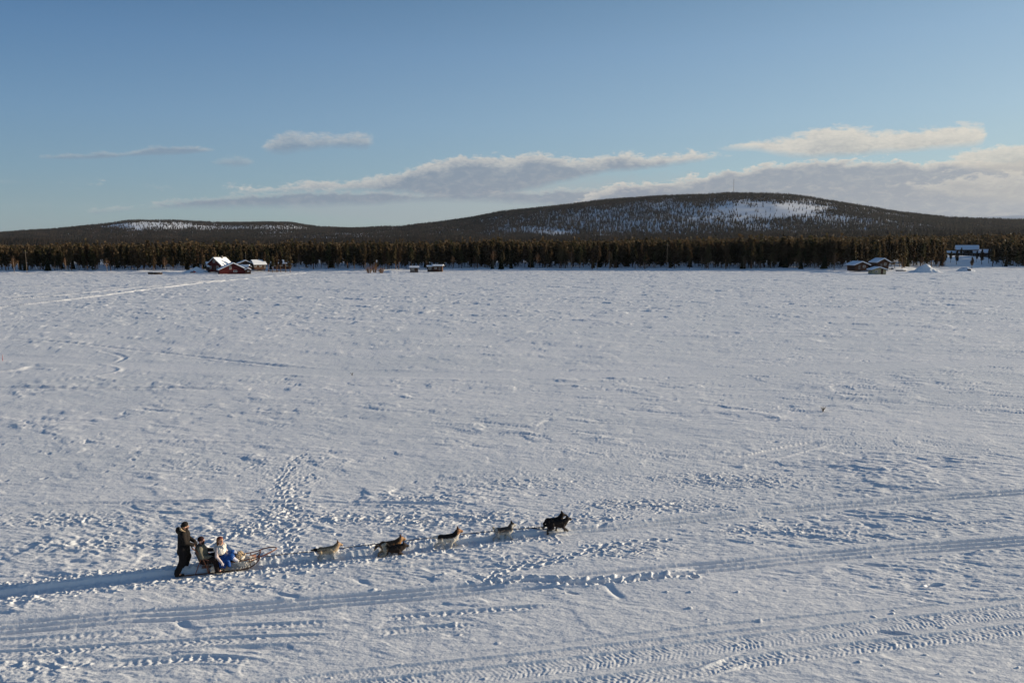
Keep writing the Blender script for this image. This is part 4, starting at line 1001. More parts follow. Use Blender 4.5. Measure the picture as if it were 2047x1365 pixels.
body('jacket', recol(pad(torso, .042), JK) + [Cp((mx + .02, 0, .42), (mx - .06, 0, .68), .175, .18, JK), Cp((mx - .10, -.09, .93), (mx - .10, .09, .93), .07, .07, (0.05, .05, .05))] + pad(chain(*aR, JK), .032) + pad(chain(*aL, (0.04, .035, .035)), .032), m_cloth, man, 0.013, 0.03)
body('trousers', recol(pad(chain(*lR, BK)[:2], .035) + pad(chain(*lL, BK)[:2], .035) + [El((mx + .02, 0, .40), (.15, .17, .11), BK)], (0.022, .014, .013)), m_cloth, man, 0.013, 0.03)
for lg in (lR, lL):
    a, b = lg[0][2], lg[0][3]
    body('boot', [Cp((a[0], a[1], a[2] + .10), (a[0], a[1], a[2] - .03), .065, .058, BK), Cp((a[0] - .02, a[1], a[2] - .045), (b[0] + .08, b[1], b[2] - .01), .05, .042, BK)], m_cloth, man, 0.012, 0.02)
body('beanie', [El((mx - .075, 0, 1.165), (.108, .094, .082), (0.03, .012, .014)), El((mx - .085, 0, 1.125), (.105, .097, .045), (0.022, .016, .016))], m_cloth, man, 0.01, 0.02)
# the woman, seated in front of him, turned towards the near side
wx = 0.50; BL = (0.012, 0.065, 0.26); WH = (0.70, 0.66, 0.60)
torso = [Cp((wx, -.02, .42), (wx - .02, -.04, .60), .115, .105, SK), Cp((wx - .02, -.04, .60), (wx, -.06, .78), .11, .12, SK), Cp((wx - .08, -.19, .83), (wx + .04, .10, .83), .05, .05, SK)]
aR = ([(wx - .09, -.21, .82), (wx - .10, -.30, .58), (wx + .06, -.36, .38)], [.046, .037, .025])
aL = ([(wx + .06, .12, .82), (wx + .17, .10, .60), (wx + .24, -.08, .52)], [.046, .037, .025])
lR = ([(wx, -.10, .40), (wx + .36, -.24, .50), (wx + .60, -.27, .30), (wx + .64, -.27, .27)], [.085, .058, .042, .035])
lL = ([(wx, .07, .40), (wx + .40, .02, .56), (wx + .66, -.10, .44), (wx + .70, -.10, .42)], [.085, .058, .042, .035])
wom = person('woman in white fur shawl and bright blue skirt, seated in the middle of the sled', torso, [aL, aR], [lL, lR], (wx + .02, -.08, 1.05), R(-38), (wx, -.06, .86), SK, None, hand_col=(0.62, .56, .58))
body('fur_shawl', [El((wx - .03, -.06, .80), (.19, .215, .12), WH), El((wx + .02, -.10, .70), (.17, .20, .13), WH), El((wx - .06, .02, .90), (.13, .15, .09), WH), El((wx + .10, -.17, .84), (.075, .07, .11), WH), El((wx + .12, -.02, .84), (.08, .07, .11), WH)], m_hide, wom, 0.012, 0.03, rough=.005)
body('skirt', [El((wx + .04, -.04, .42), (.20, .21, .14), BL), Cp((wx + .02, -.10, .43), (wx + .36, -.22, .49), .125, .12, BL), Cp((wx + .02, .06, .43), (wx + .38, .02, .55), .12, .10, BL), Cp((wx + .1, -.27, .40), (wx + .14, -.33, .22), .085, .07, BL), Cp((wx + .25, -.29, .40), (wx + .30, -.34, .24), .08, .06, BL), Cp((wx - .02, -.26, .38), (wx + .02, -.32, .22), .075, .05, BL)], m_silk, wom, 0.013, 0.04, rough=.004)
body('stockings', recol(pad([chain(*lR, WH)[1], chain(*lL, WH)[1]], .012), (0.62, .60, .68)), m_cloth, wom, 0.011, 0.02)
body('sleeve', recol(pad(chain(*aR, WH), .016), (0.60, .50, .48)), m_cloth, wom, 0.011, 0.02)
body('sleeve', recol(pad(chain(*aL, WH), .016), (0.60, .50, .48)), m_cloth, wom, 0.011, 0.02)
for lg in (lR, lL):
    a, b = lg[0][2], lg[0][3]
    body('boot', [Cp((a[0] - .03, a[1], a[2] + .03), (a[0] + .01, a[1], a[2] - .03), .058, .055, PALE), Cp((a[0] + .01, a[1], a[2] - .05), (b[0] + .10, b[1], b[2] + .07), .05, .04, (0.55, .42, .28))], m_cloth, wom, 0.012, 0.02)
HC = (0.17, 0.085, 0.045); hc = (wx + .02, -.08, 1.05)
fh = lambda x, y, z: rotv((hc[0] + x, hc[1] + y, hc[2] + z), hc, R(-38))
body('hair', [El(fh(-.045, 0, .045), (.095, .095, .10), HC), Cp(fh(-.06, .05, .0), fh(-.05, .085, -.14), .05, .03, HC), Cp(fh(-.06, -.05, .0), fh(-.04, -.085, -.14), .05, .03, HC), Cp(fh(-.09, 0, .02), fh(-.1, 0, -.12), .05, .045, HC)], m_cloth, wom, 0.011, 0.02, rough=.002)
body('hat', [El(fh(-.02, 0, .10), (.098, .092, .055), (0.13, .035, .03)), El(fh(-.02, 0, .075), (.105, .10, .03), (0.30, .17, .08))], m_cloth, wom, 0.01, 0.015)

# ------------------------------------------------------------------ dogs
def dog(label, x, y, yaw, coatfn, gait=0, tail='down', head=(0, 0), s=1.0, crouch=0.0, base=(0.5, .42, .32)):
    root = empty('sled_dog', (x, y, ground_z(x, y) - 0.05), yaw); s *= 0.94; root.scale = (s, s, s)
    tag(root, label, 'dog', 'dogs pulling the sled')
    c = crouch; B = base
    hx, hz = head; hx -= .025; hz -= .015
    P = [El((.20, 0, .43 - c), (.18, .115, .165), B), Cp((.12, 0, .455 - c), (-.20, 0, .475 - c), .135, .105, B), El((-.26, 0, .455 - c), (.13, .10, .135), B), El((.10, 0, .39 - c), (.16, .10, .11), B),
         Cp((.27, 0, .50 - c), (.40 + hx, 0, .64 - c + hz), .115, .082, B), Cp((.30, 0, .42 - c), (.38 + hx, 0, .56 - c + hz), .09, .07, B),
         El((.455 + hx, 0, .675 - c + hz), (.095, .082, .080), B, k=.02), Cp((.50 + hx, 0, .660 - c + hz), (.595 + hx, 0, .635 - c + hz), .045, .029, B, .012), Cp((.50 + hx, 0, .63 - c + hz), (.575 + hx, 0, .603 - c + hz), .03, .02, B, .008),
         El((.615 + hx, 0, .64 - c + hz), (.016, .017, .014), (.01, .01, .01), k=.004), El((.525 + hx, .038, .69 - c + hz), (.012, .012, .012), (.01, .01, .01), k=.003), El((.525 + hx, -.038, .69 - c + hz), (.012, .012, .012), (.01, .01, .01), k=.003)]
    for sd in (-1, 1):
        P.append(Cp((.43 + hx, sd * .045, .725 - c + hz), (.415 + hx, sd * .064, .838 - c + hz), .038, .004, B, .008))
    gaits = [  # per leg: forward swing of the paw, lift  (front near, front far, hind near, hind far)
        ((.02, 0), (-.03, 0), (.04, 0), (-.05, 0)), ((.14, .05), (-.12, 0), (-.14, 0), (.12, .06)), ((-.12, .0), (.14, .06), (.14, .05), (-.15, 0)), ((.18, .10), (.12, .04), (-.20, .04), (-.14, 0))]
    g = gaits[gait]
    for (sw, lift), sd in zip(g[:2], (-1, 1)):
        sx_ = .21
        P += [Cp((sx_, sd * .085, .40 - c), (sx_ - .04 + sw * .25, sd * .09, .28 - c * .6), .068, .042, B), Cp((sx_ - .04 + sw * .25, sd * .09, .28 - c * .6), (sx_ + .005 + sw * .8, sd * .085, .13 + lift * .5), .040, .026, B, .012),
              Cp((sx_ + .005 + sw * .8, sd * .085, .13 + lift * .5), (sx_ + sw, sd * .085, .035 + lift), .025, .023, B, .01), Cp((sx_ + sw, sd * .085, .022 + lift), (sx_ + .045 + sw, sd * .085, .018 + lift), .026, .022, B, .01)]
    for (sw, lift), sd in zip(g[2:], (-1, 1)):
        hx_ = -.27
        P += [Cp((hx_, sd * .075, .43 - c), (hx_ + .085 + sw * .4, sd * .09, .29 - c * .7), .085, .052, B), Cp((hx_ + .085 + sw * .4, sd * .09, .29 - c * .7), (hx_ - .06 + sw * .8, sd * .082, .17 + lift * .6), .048, .027, B, .015),
              Cp((hx_ - .06 + sw * .8, sd * .082, .17 + lift * .6), (hx_ - .03 + sw, sd * .082, .035 + lift), .026, .023, B, .01), Cp((hx_ - .03 + sw, sd * .082, .022 + lift), (hx_ + .02 + sw, sd * .082, .018 + lift), .027, .022, B, .01)]
    T = {'back': [(-.36, 0, .50), (-.48, 0, .53), (-.62, 0, .52)], 'down': [(-.36, 0, .49), (-.50, 0, .44), (-.58, 0, .30)], 'low': [(-.36, 0, .48), (-.44, 0, .36), (-.42, 0, .22)],
         'curl': [(-.35, 0, .52), (-.40, -.02, .64), (-.28, -.03, .70), (-.17, -.04, .62)], 'up': [(-.36, 0, .51), (-.42, 0, .60), (-.45, 0, .66)]}[tail]
    T = [(a, b, z_ - c) for a, b, z_ in T]
    rr = [.038, .045, .042, .018] if len(T) == 4 else [.038, .045, .018]
    P += chain(T, rr, B, .015)
    P = [(p[:3] + (p[3] + .012, p[4] + .010) + p[5:]) if p[0] == 'c' and i > 0 else p for i, p in enumerate(P)]   # winter coat
    P[0] = El((.19, 0, .43 - c), (.20, .135, .185), B); P[2] = El((-.26, 0, .46 - c), (.145, .12, .155), B); P[3] = El((.04, 0, .41 - c), (.24, .115, .135), B)
    P.append(Cp((.30, 0, .46 - c), (.41 + hx, 0, .62 - c + hz), .125, .095, B))
    def fn(V, C_): return coatfn(V, C_, c, hx, hz)
    body('body', P, m_fur, root, 0.0125, 0.03, fn=fn, rough=0.0018, jit=0.3)
    zc = .43 - c
    ring = lambda cx, cz, ra, rb, tilt: [(cx + math.cos(a) * rb * math.sin(tilt), math.sin(a) * ra, cz + math.cos(a) * rb * math.cos(tilt)) for a in np.linspace(0, 6.2832, 17)]
    strap = [([(.10, -.128, zc + .08), (.0, -.128, zc + .05), (-.18, -.112, zc + .05), (-.34, -.05, zc + .05)], .009), ([(.10, .128, zc + .08), (.0, .128, zc + .05), (-.18, .112, zc + .05), (-.34, .05, zc + .05)], .009),
             (ring(.31, .505 - c, .118, .128, -.6), .011), (ring(.10, zc, .135, .165, .1), .009), ([(.12, -.125, zc + .05), (.2, -.125, zc - .03), (.33, -.06, zc - .02)], .009), ([(.12, .125, zc + .05), (.2, .125, zc - .03), (.33, .06, zc - .02)], .009)]
    tubes('harness', strap, m_black, root, 5)
    tubes('collar', [(ring(.365 + hx * .7, .60 - c + hz * .7, .086, .090, -.75), .011)], m_black, root, 6)
    return root
def mixc(a, b, t): return a * (1 - t[:, None]) + np.array(b) * t[:, None]
def coat(back, side, belly, face=None, mask=None, legs=None, tailc=None, ears=None, rear=None, zb=.50, zl=.36):
    def fn(V, C_, c, hx, hz):
        keep = C_.max(1) < .05; x_, y_, z_ = V[:, 0], V[:, 1], V[:, 2] + c
        n = gnoise(x_ * 22, z_ * 22 + y_ * 9, 77) * .03
        o = np.tile(np.array(side, float), (len(V), 1))
        o = mixc(o, back, sstep(zb - .03, zb + .03, z_ + n - np.clip(x_ - .2, 0, 1) * .55)); o = mixc(o, belly, 1 - sstep(zl - .03, zl + .03, z_ + n + np.clip(x_ - .15, 0, 1) * -.25))
        if legs is not None: o = mixc(o, legs, 1 - sstep(.24, .30, z_ + n))
        if rear is not None: o = mixc(o, rear, 1 - sstep(-.30, -.24, x_ + n))
        hd_ = sstep(.36, .42, x_ - hx + n)
        if face is not None: o = mixc(o, face, hd_ * sstep(.54, .6, z_ - hz))
        if mask is not None: o = mixc(o, mask, hd_ * sstep(.68, .71, z_ - hz + n * .5))
        if ears is not None: o = mixc(o, ears, (z_ - hz > .745).astype(float))
        if tailc is not None: o = mixc(o, tailc, (x_ < -.39).astype(float) * sstep(.30, .42, z_ + 0 * n))
        o[keep] = C_[keep]; return o
    return fn
CREAM = (0.52, .39, .25); TANC = (0.36, .21, .10); BLK = (0.022, .017, .015); WHT = (0.62, .57, .50); GRY = (0.16, .145, .135)
def dpos(px, py): return G(px, py, -0.1)
def dyaw(px):
    a = np.array(G(px - 40, 1141 - (px - 450) * 0.112)); b = np.array(G(px + 40, 1132 - (px - 450) * 0.112)); return HEAD
dog('cream sled dog with dark back stripe and dark tail held straight out, nearest the sled', *dpos(655, 1116), HEAD, coat((0.20, .15, .10), CREAM, WHT, face=(0.50, .33, .2), ears=(0.10, .06, .04), tailc=BLK, zb=.545), 0, 'back', (.01, .0), .95)
dog('tan sled dog with black shoulders and raised head, running beside the dark curly-tailed dog', *dpos(779, 1105), HEAD, coat((0.09, .05, .03), (0.36, .19, .08), (0.45, .30, .17), face=(0.42, .24, .12), ears=(0.08, .04, .03), tailc=(0.07, .045, .03), zb=.50), 1, 'down', (.03, .0), 1.0)
dog('dark brown sled dog with pale hindquarters and curled tail, running low on near side', *dpos(786, 1111), HEAD, coat(BLK, (0.035, .025, .02), (0.05, .035, .03), face=(0.04, .03, .025), rear=(0.34, .31, .25), tailc=(0.5, .45, .36), legs=(0.06, .045, .035)), 3, 'curl', (.03, -.11), 0.98, 0.05)
dog('white sled dog with black saddle and reddish face, third pair back from the leaders', *dpos(895, 1092), HEAD, coat(BLK, WHT, WHT, face=(0.36, .19, .10), ears=(0.12, .06, .04), tailc=WHT, zb=.47), 2, 'back', (.0, .04), 1.04)
dog('grey and white sled dog with dark cap, just behind the two black leaders', *dpos(1006, 1076), HEAD, coat((0.07, .06, .055), (0.20, .18, .16), WHT, face=WHT, mask=BLK, ears=BLK, rear=(0.45, .42, .38), tailc=(0.55, .45, .33), zb=.48, zl=.40), 1, 'up', (-.03, .03), .96)
dog('black sled dog on far side of the leading pair, with head held high', *dpos(1106, 1063), HEAD, coat(BLK, BLK, (0.03, .025, .02), face=BLK, ears=BLK), 2, 'low', (.0, .05), .94)
dog('black sled dog with white throat and chest on the near side of the leading pair', *dpos(1115, 1068), HEAD, coat(BLK, BLK, (0.04, .03, .03), legs=(0.06, .05, .045)), 3, 'low', (.02, -.03), .96)
# tow line
def world_pt(px, py, z): return (*G(px, py, z), z)
line = [world_pt(530, 1112, SZ + .40 + 0), world_pt(600, 1104, .24), world_pt(640, 1101, .26), world_pt(700, 1093, .24), world_pt(760, 1086, .26), world_pt(830, 1078, .25), world_pt(890, 1071, .27), world_pt(960, 1064, .25), world_pt(1010, 1059, .27), world_pt(1060, 1055, .26), world_pt(1105, 1051, .28)]
gl = empty('gangline', (line[0][0], line[0][1], 0)); tag(gl, 'thin dark tow line running from the sled bow forward between the dogs', 'rope')
off = np.array([line[0][0], line[0][1], 0])
tubes('main_line', [([np.array(p) - off for p in arc(line, 4)], 0.014)], m_rope, gl, 5)
for px, py, q in ((633, 1106, 3), (752, 1090, 5), (765, 1098, 5), (876, 1078, 7), (992, 1063, 9), (1090, 1054, 10), (1096, 1058, 10)):
    a = np.array(world_pt(px, py, .40)); b = np.array(line[q - 1]); b = a + (b - a) * min(1, 1.2 / np.linalg.norm(b - a))
    tubes('tug_line', [([a - off, (a + b) / 2 - off - np.array([0, 0, .03]), b - off], 0.011)], m_rope, gl, 5)
print('team', round(time.time() - T0, 1))
# ------------------------------------------------------------------ things along the far shore
m_red = vary('red_boards', (0.060, 0.011, 0.012), (0.095, 0.016, 0.016), 5, 0.8, 0.15, 0, (3, 3, .4))
m_brown = vary('brown_boards', (0.05, 0.028, 0.020), (0.095, 0.05, 0.034), 5, 0.8, 0.15, 0, (3, 3, .4))
m_dark = vary('dark_boards', (0.03, 0.022, 0.02), (0.06, 0.042, 0.035), 5, 0.8, 0.15, 0, (3, 3, .4))
m_greyb = vary('grey_boards', (0.10, 0.09, 0.085), (0.17, 0.15, 0.14), 5, 0.8, 0.15, 0, (3, 3, .4))
m_yel = vary('pale_yellow_boards', (0.30, 0.27, 0.17), (0.40, 0.36, 0.24), 5, 0.8, 0.15, 0, (3, 3, .4))
m_trim = vary('white_trim', (0.55, 0.53, 0.5), (0.7, 0.68, 0.64), 5, 0.7)
m_glass, _, gb = principled('window_glass', (0.02, 0.025, 0.03), 0.08, 0.6)
m_snow = vary('roof_snow', (0.76, 0.79, 0.84), (0.84, 0.85, 0.88), 1.2, 0.6, 0.2, 0.03)
m_metal = vary('grey_metal', (0.10, 0.10, 0.11), (0.18, 0.18, 0.19), 6, 0.5, 0.4)
def poly(name, V, F, mat, parent, smooth=False, bevel=0.0):
    me = bpy.data.meshes.new(name); me.from_pydata([tuple(v) for v in V], [], F); me.update()
    if bevel:
        bm = bmesh.new(); bm.from_mesh(me); bmesh.ops.bevel(bm, geom=bm.edges[:], offset=bevel, segments=2, affect='EDGES'); bm.to_mesh(me); bm.free()
    if smooth:
        for p in me.polygons: p.use_smooth = True
    return link(name, me, mat, parent)
BOXF = [(0, 1, 2, 3), (7, 6, 5, 4), (0, 4, 5, 1), (1, 5, 6, 2), (2, 6, 7, 3), (3, 7, 4, 0)]
def box(name, c, s, mat, parent, bevel=0.0):
    x, y, z = c; a, b, h = s[0] / 2, s[1] / 2, s[2] / 2
    V = [(x - a, y - b, z - h), (x - a, y + b, z - h), (x + a, y + b, z - h), (x + a, y - b, z - h), (x - a, y - b, z + h), (x - a, y + b, z + h), (x + a, y + b, z + h), (x + a, y - b, z + h)]
    return poly(name, V, BOXF, mat, parent, bevel=bevel)
def gable(name, label, px, py, z0, L, D, H, pitch, mat, yaw=0.0, ridge='x', over=0.5, snow_t=0.35, wins=(), door=None, chimney=False, skew=0.0, cat='house', extra=None):
    # L along local x, D along local y, walls H high; ridge runs along x (eaves face the lake) or y (gable faces the lake)
    x, y = G(px, py, z0); a0 = -math.atan2(x, y)
    root = empty(name, (x, y, z0 - 0.1), a0 + yaw); tag(root, label, cat)
    if ridge == 'x': half, ln = D / 2, L
    else: half, ln = L / 2, D
    rise = half * pitch
    def pt(u, v, z): return (v, u, z) if ridge == 'x' else (u, v, z)   # u across the ridge, v along it
    sk = skew * half
    V = []; 
    for v in (-ln / 2, ln / 2):
        V += [pt(-half, v, -0.6), pt(half, v, -0.6), pt(half, v, H), pt(sk, v, H + rise), pt(-half, v, H)]
    poly('wall', V, [(0, 1, 2, 3, 4), (9, 8, 7, 6, 5), (0, 5, 6, 1), (1, 6, 7, 2), (4, 9, 5, 0), (2, 7, 8, 3), (3, 8, 9, 4)], mat, root)
    def slab(nm, lift, th, ov, m_, par, bev):
        q = ln / 2 + ov; V = []; el_ = pitch * ov * 0.9
        for v in (-q, q):
            V += [pt(-half - ov, v, H + lift - el_), pt(sk, v, H + rise + lift), pt(half + ov, v, H + lift - el_), pt(half + ov, v, H + lift - el_ + th), pt(sk, v, H + rise + lift + th * 1.05), pt(-half - ov, v, H + lift - el_ + th)]
        return poly(nm, V, [(0, 1, 4, 5), (1, 2, 3, 4), (11, 10, 7, 6), (10, 9, 8, 7), (0, 6, 7, 1), (1, 7, 8, 2), (3, 9, 10, 4), (4, 10, 11, 5), (0, 5, 11, 6), (2, 8, 9, 3)], m_, par, bevel=bev)
    rf = slab('roof', 0.02, 0.14, over, m_dark, root, 0)
    slab('snow_cover', 0.165, snow_t, over + 0.08, m_snow, rf, min(0.14, snow_t * .4))
    if chimney:
        cz = H + rise; c_ = box('chimney', pt(half * 0.15, ln * 0.12, cz + .45), (.6, .6, 1.3), m_greyb, rf)
    fy = -D / 2                                        # the lakeward side
    for (wx_, wz, ww, wh) in wins:
        f = box('window', (wx_, fy - 0.02, wz), (ww + .24, .07, wh + .24), m_trim, root); box('pane', (wx_, fy - 0.045, wz), (ww, .06, wh), m_glass, f)
        box('glazing_bar', (wx_, fy - 0.085, wz), (.06, .02, wh), m_trim, f)
    if door:
        d_ = box('door', (door[0], fy - 0.03, 1.0), (door[1], .08, 2.0), m_brown if mat != m_brown else m_greyb, root); box('handle', (door[0] + door[1] * .35, fy - .09, 1.0), (.06, .05, .16), m_metal, d_)
    return root
gable('red_house', 'tall dark red gabled house with snowy roof behind the flagpole', 440, 540, 1.2, 7.0, 7.5, 2.3, 0.85, m_red, R(-38), 'y', .5, .35, [(-2.0, 1.4, .9, .9), (1.6, 1.4, .9, .9), (0, 4.0, .8, .9)], (0, 1.0), True)
gable('red_annex', 'low annex with snow-laden roof against the left side of the tall dark red house', 424, 540, 1.2, 4.2, 5.0, 1.6, 0.7, m_dark, R(10), 'x', .4, .35, [(0, 1.0, .8, .6)])
gable('red_barn', 'wide low red barn with long snowy roof sloping left, nearest the lake', 464, 544, 0.8, 10.5, 6.5, 1.0, 0.50, m_red, R(6), 'y', .5, .4, [(-1.0, 2.0, .6, 1.1), (0.9, .55, 1.2, .6)], None, False, 0.05, 'barn')
gable('tool_shed', 'tiny brown shed with rounded snow cap at the right end of the red barn', 496, 544, 0.8, 2.2, 2.4, 0.9, 0.5, m_brown, 0, 'y', .25, .35, [(0.1, .5, .5, .35)], None, False, 0, 'shed')
gable('red_woodshed', 'small red lean-to with thick snow between the barn and the tiny brown shed', 489, 541, 1.0, 4.0, 3.5, 1.5, 0.4, m_red, R(-20), 'x', .35, .4, [(0.6, .9, .5, .5)], None, False, 0, 'shed')
gable('dark_cabin', 'dark brown cabin with low snowy gable just behind the red barn', 490, 536, 1.5, 6.0, 6.0, 2.1, 0.42, m_dark, R(4), 'y', .6, .4, [(-1.6, 1.5, .9, .8), (1.4, 1.5, .9, .8)], (0, .9))
gable('ridge_cabin', 'brown cabin with broad snowy roof and chimney, rightmost of the left lakeside group', 516, 536, 1.5, 5.2, 5.5, 1.8, 0.62, m_brown, R(18), 'x', .5, .4, [(-2.2, 1.3, .9, .8), (0.2, 1.3, .9, .8)], (2.2, .9), True)
gable('hidden_cabin', 'pale brown cabin half hidden among pines, right of the left lakeside group', 564, 535, 1.6, 7.0, 5.0, 2.0, 0.5, m_brown, R(-10), 'x', .5, .35, [(-2.6, 1.4, 1.0, .8), (0, 1.4, 1.0, .8), (2.6, 1.4, 1.0, .8)])
gable('grey_hut', 'small grey hut with flat thick snow cap standing alone by the shore', 828, 542, 0.7, 3.6, 3.0, 1.5, 0.22, m_greyb, 0, 'x', .4, .38, [(-.7, 1.0, .6, .5)], (.8, .8), False, 0, 'hut')
gable('boat_hut', 'dark open-fronted hut with snow cap, left half of the joined pair of huts', 862, 540, 0.9, 3.4, 3.2, 1.5, 0.20, m_dark, 0, 'x', .3, .35, [(-.6, .9, .9, .7)], None, False, 0, 'hut')
gable('log_hut', 'brown hut with thick snow cap, right half of the joined pair of huts', 876, 540, 0.9, 4.0, 3.6, 1.8, 0.18, m_brown, R(-8), 'x', .45, .38, [(-.9, 1.1, .7, .6)], (.9, .8), False, 0, 'hut')
gable('right_cabin', 'dark brown cabin under a wide snowy gable, leftmost of the three on the right shore', 1714, 538, 1.2, 6.0, 7.5, 2.0, 0.42, m_brown, R(26), 'y', .9, .45, [(1.2, 1.4, .9, .7)], (-1.0, .9))
gable('tall_cabin', 'taller dark brown cabin with steep snowy gable, behind the pale yellow hut', 1758, 535, 1.8, 5.2, 6.0, 2.6, 0.55, m_brown, R(30), 'y', .8, .45, [(.9, 1.7, .8, .8)], (-.9, .9))
gable('yellow_hut', 'small pale yellow hut with rounded snow roof nearest the lake on the right shore', 1753, 547, 0.3, 5.4, 5.0, 1.6, 0.34, m_yel, R(18), 'y', .6, .4, [(-1.1, 1.0, .7, .6)], (1.1, .8), False, 0, 'hut')
# the lodge on the knoll
x, y = G(1935, 513, 4.6); a0 = -math.atan2(x, y); zl_ = ground_z(x, y) - .2; print('lodge z', zl_)
lodge = empty('lodge', (x, y, zl_), a0 + R(4)); tag(lodge, 'large dark two-level lodge with wide snowy roofs on the knoll at the far right', 'lodge')
box('wall', (1.5, 0, 1.3), (22, 8, 3.4), m_dark, lodge); box('upper_wall', (-1.2, 1.0, 4.2), (12, 5, 2.4), m_dark, lodge)
def roofslab(x0, x1, y0, y1, z0, zr, th, nm='roof'):
    ym = (y0 + y1) / 2; P = []
    for x_ in (x0, x1): P += [(x_, y0, z0), (x_, ym, zr), (x_, y1, z0), (x_, y1, z0 + th), (x_, ym, zr + th), (x_, y0, z0 + th)]
    return P
RF = [(0, 1, 4, 5), (1, 2, 3, 4), (11, 10, 7, 6), (10, 9, 8, 7), (0, 6, 7, 1), (1, 7, 8, 2), (3, 9, 10, 4), (4, 10, 11, 5), (0, 5, 11, 6), (2, 8, 9, 3)]
r1_ = poly('roof', roofslab(-8.2, 6.2, -3.4, 5.4, 4.9, 7.8, .2), RF, m_dark, lodge); poly('snow_cover', roofslab(-8.3, 6.3, -3.5, 5.5, 5.103, 8.003, .6), RF, m_snow, r1_, bevel=.15)
r2_ = poly('roof', roofslab(2.5, 14.5, -5.2, 5.2, 2.7, 5.0, .2), RF, m_dark, lodge); poly('snow_cover', roofslab(2.4, 14.6, -5.3, 5.3, 2.903, 5.203, .5), RF, m_snow, r2_, bevel=.15)
r3_ = poly('roof', roofslab(-14.5, -3.5, -5.0, 4.6, 2.75, 4.0, .2), RF, m_dark, lodge); poly('snow_cover', roofslab(-14.6, -3.4, -5.1, 4.7, 2.953, 4.203, .4), RF, m_snow, r3_, bevel=.12)
for wx_ in (-7.5, -4.5, -1.5, 1.5, 4.5, 7.5, 10.5):
    f = box('window', (wx_, -4.04, 1.5), (1.7, .1, 1.4), m_trim, lodge); box('pane', (wx_, -4.08, 1.5), (1.5, .08, 1.2), m_glass, f)
for wx_ in (-5, -2, 1, 3.5):
    f = box('window', (wx_, -1.54, 4.35), (1.4, .1, 1.1), m_trim, lodge); box('pane', (wx_, -1.58, 4.35), (1.2, .08, .9), m_glass, f)
for wx_ in (-13.5, -10.5): box('porch_post', (wx_, -4.5, 1.4), (.3, .3, 2.9), m_brown, lodge)
box('deck', (-3, -5.2, .3), (20, 2.2, .3), m_brown, lodge)

def mound(name, label, px, py, w_, d_, h, seed, cat='snow heap', peak=1.6, shoulder=0.0):
    x, y = G(px, py, 0.4); z = ground_z(x, y) - 0.15; n = 40; r_ = np.linspace(-1, 1, n)
    A, B = np.meshgrid(r_, r_); q = np.clip(1 - np.sqrt(A ** 2 + B ** 2), 0, 1)
    Zm = h * q ** peak * (1 + 0.0 * A) + shoulder * h * sstep(0, .25, q)
    Zm = Zm + (gnoise(A * 3 + seed, B * 3, 88) * .12 + gnoise(A * 8 + seed, B * 8, 89) * .06) * h * np.clip(q * 4, 0, 1) - .2 * (q <= 0)
    V = np.stack([A * w_ / 2, B * d_ / 2, Zm], -1).reshape(-1, 3)
    idx = (np.arange(n - 1)[:, None] * n + np.arange(n - 1)[None, :]).ravel(); F = np.stack([idx, idx + 1, idx + n + 1, idx + n], -1)
    o = link(name, np_mesh(name, V, F), snow); o.location = (x, y, z)
    return tag(o, label, cat)
mound('snow_heap', 'pointed blue-shaded snow heap on the ice left of the red houses', 393, 544, 17, 9, 3.0, 1)
mound('snow_heap', 'tall peaked snow heap on the right shore left of the lodge', 1850, 543, 17, 9, 4.2, 2, peak=1.5)
mound('snow_heap', 'low snow heap with a sunlit edge beside the bare bushes', 778, 544, 14, 6, 1.3, 3)
mound('snow_heap', 'broad low snow heap in front of the leftmost cabin on the right shore', 1690, 545, 22, 8, 1.0, 5)
sh = mound('snow_shelter', 'rounded snow-covered shelter with a dark opening below the lodge', 1930, 541, 9, 6, 2.2, 4, 'shelter', 0.8)
op = box('opening', (.4, -2.0, .65), (1.7, .8, 1.1), m_dark, sh, bevel=.15)

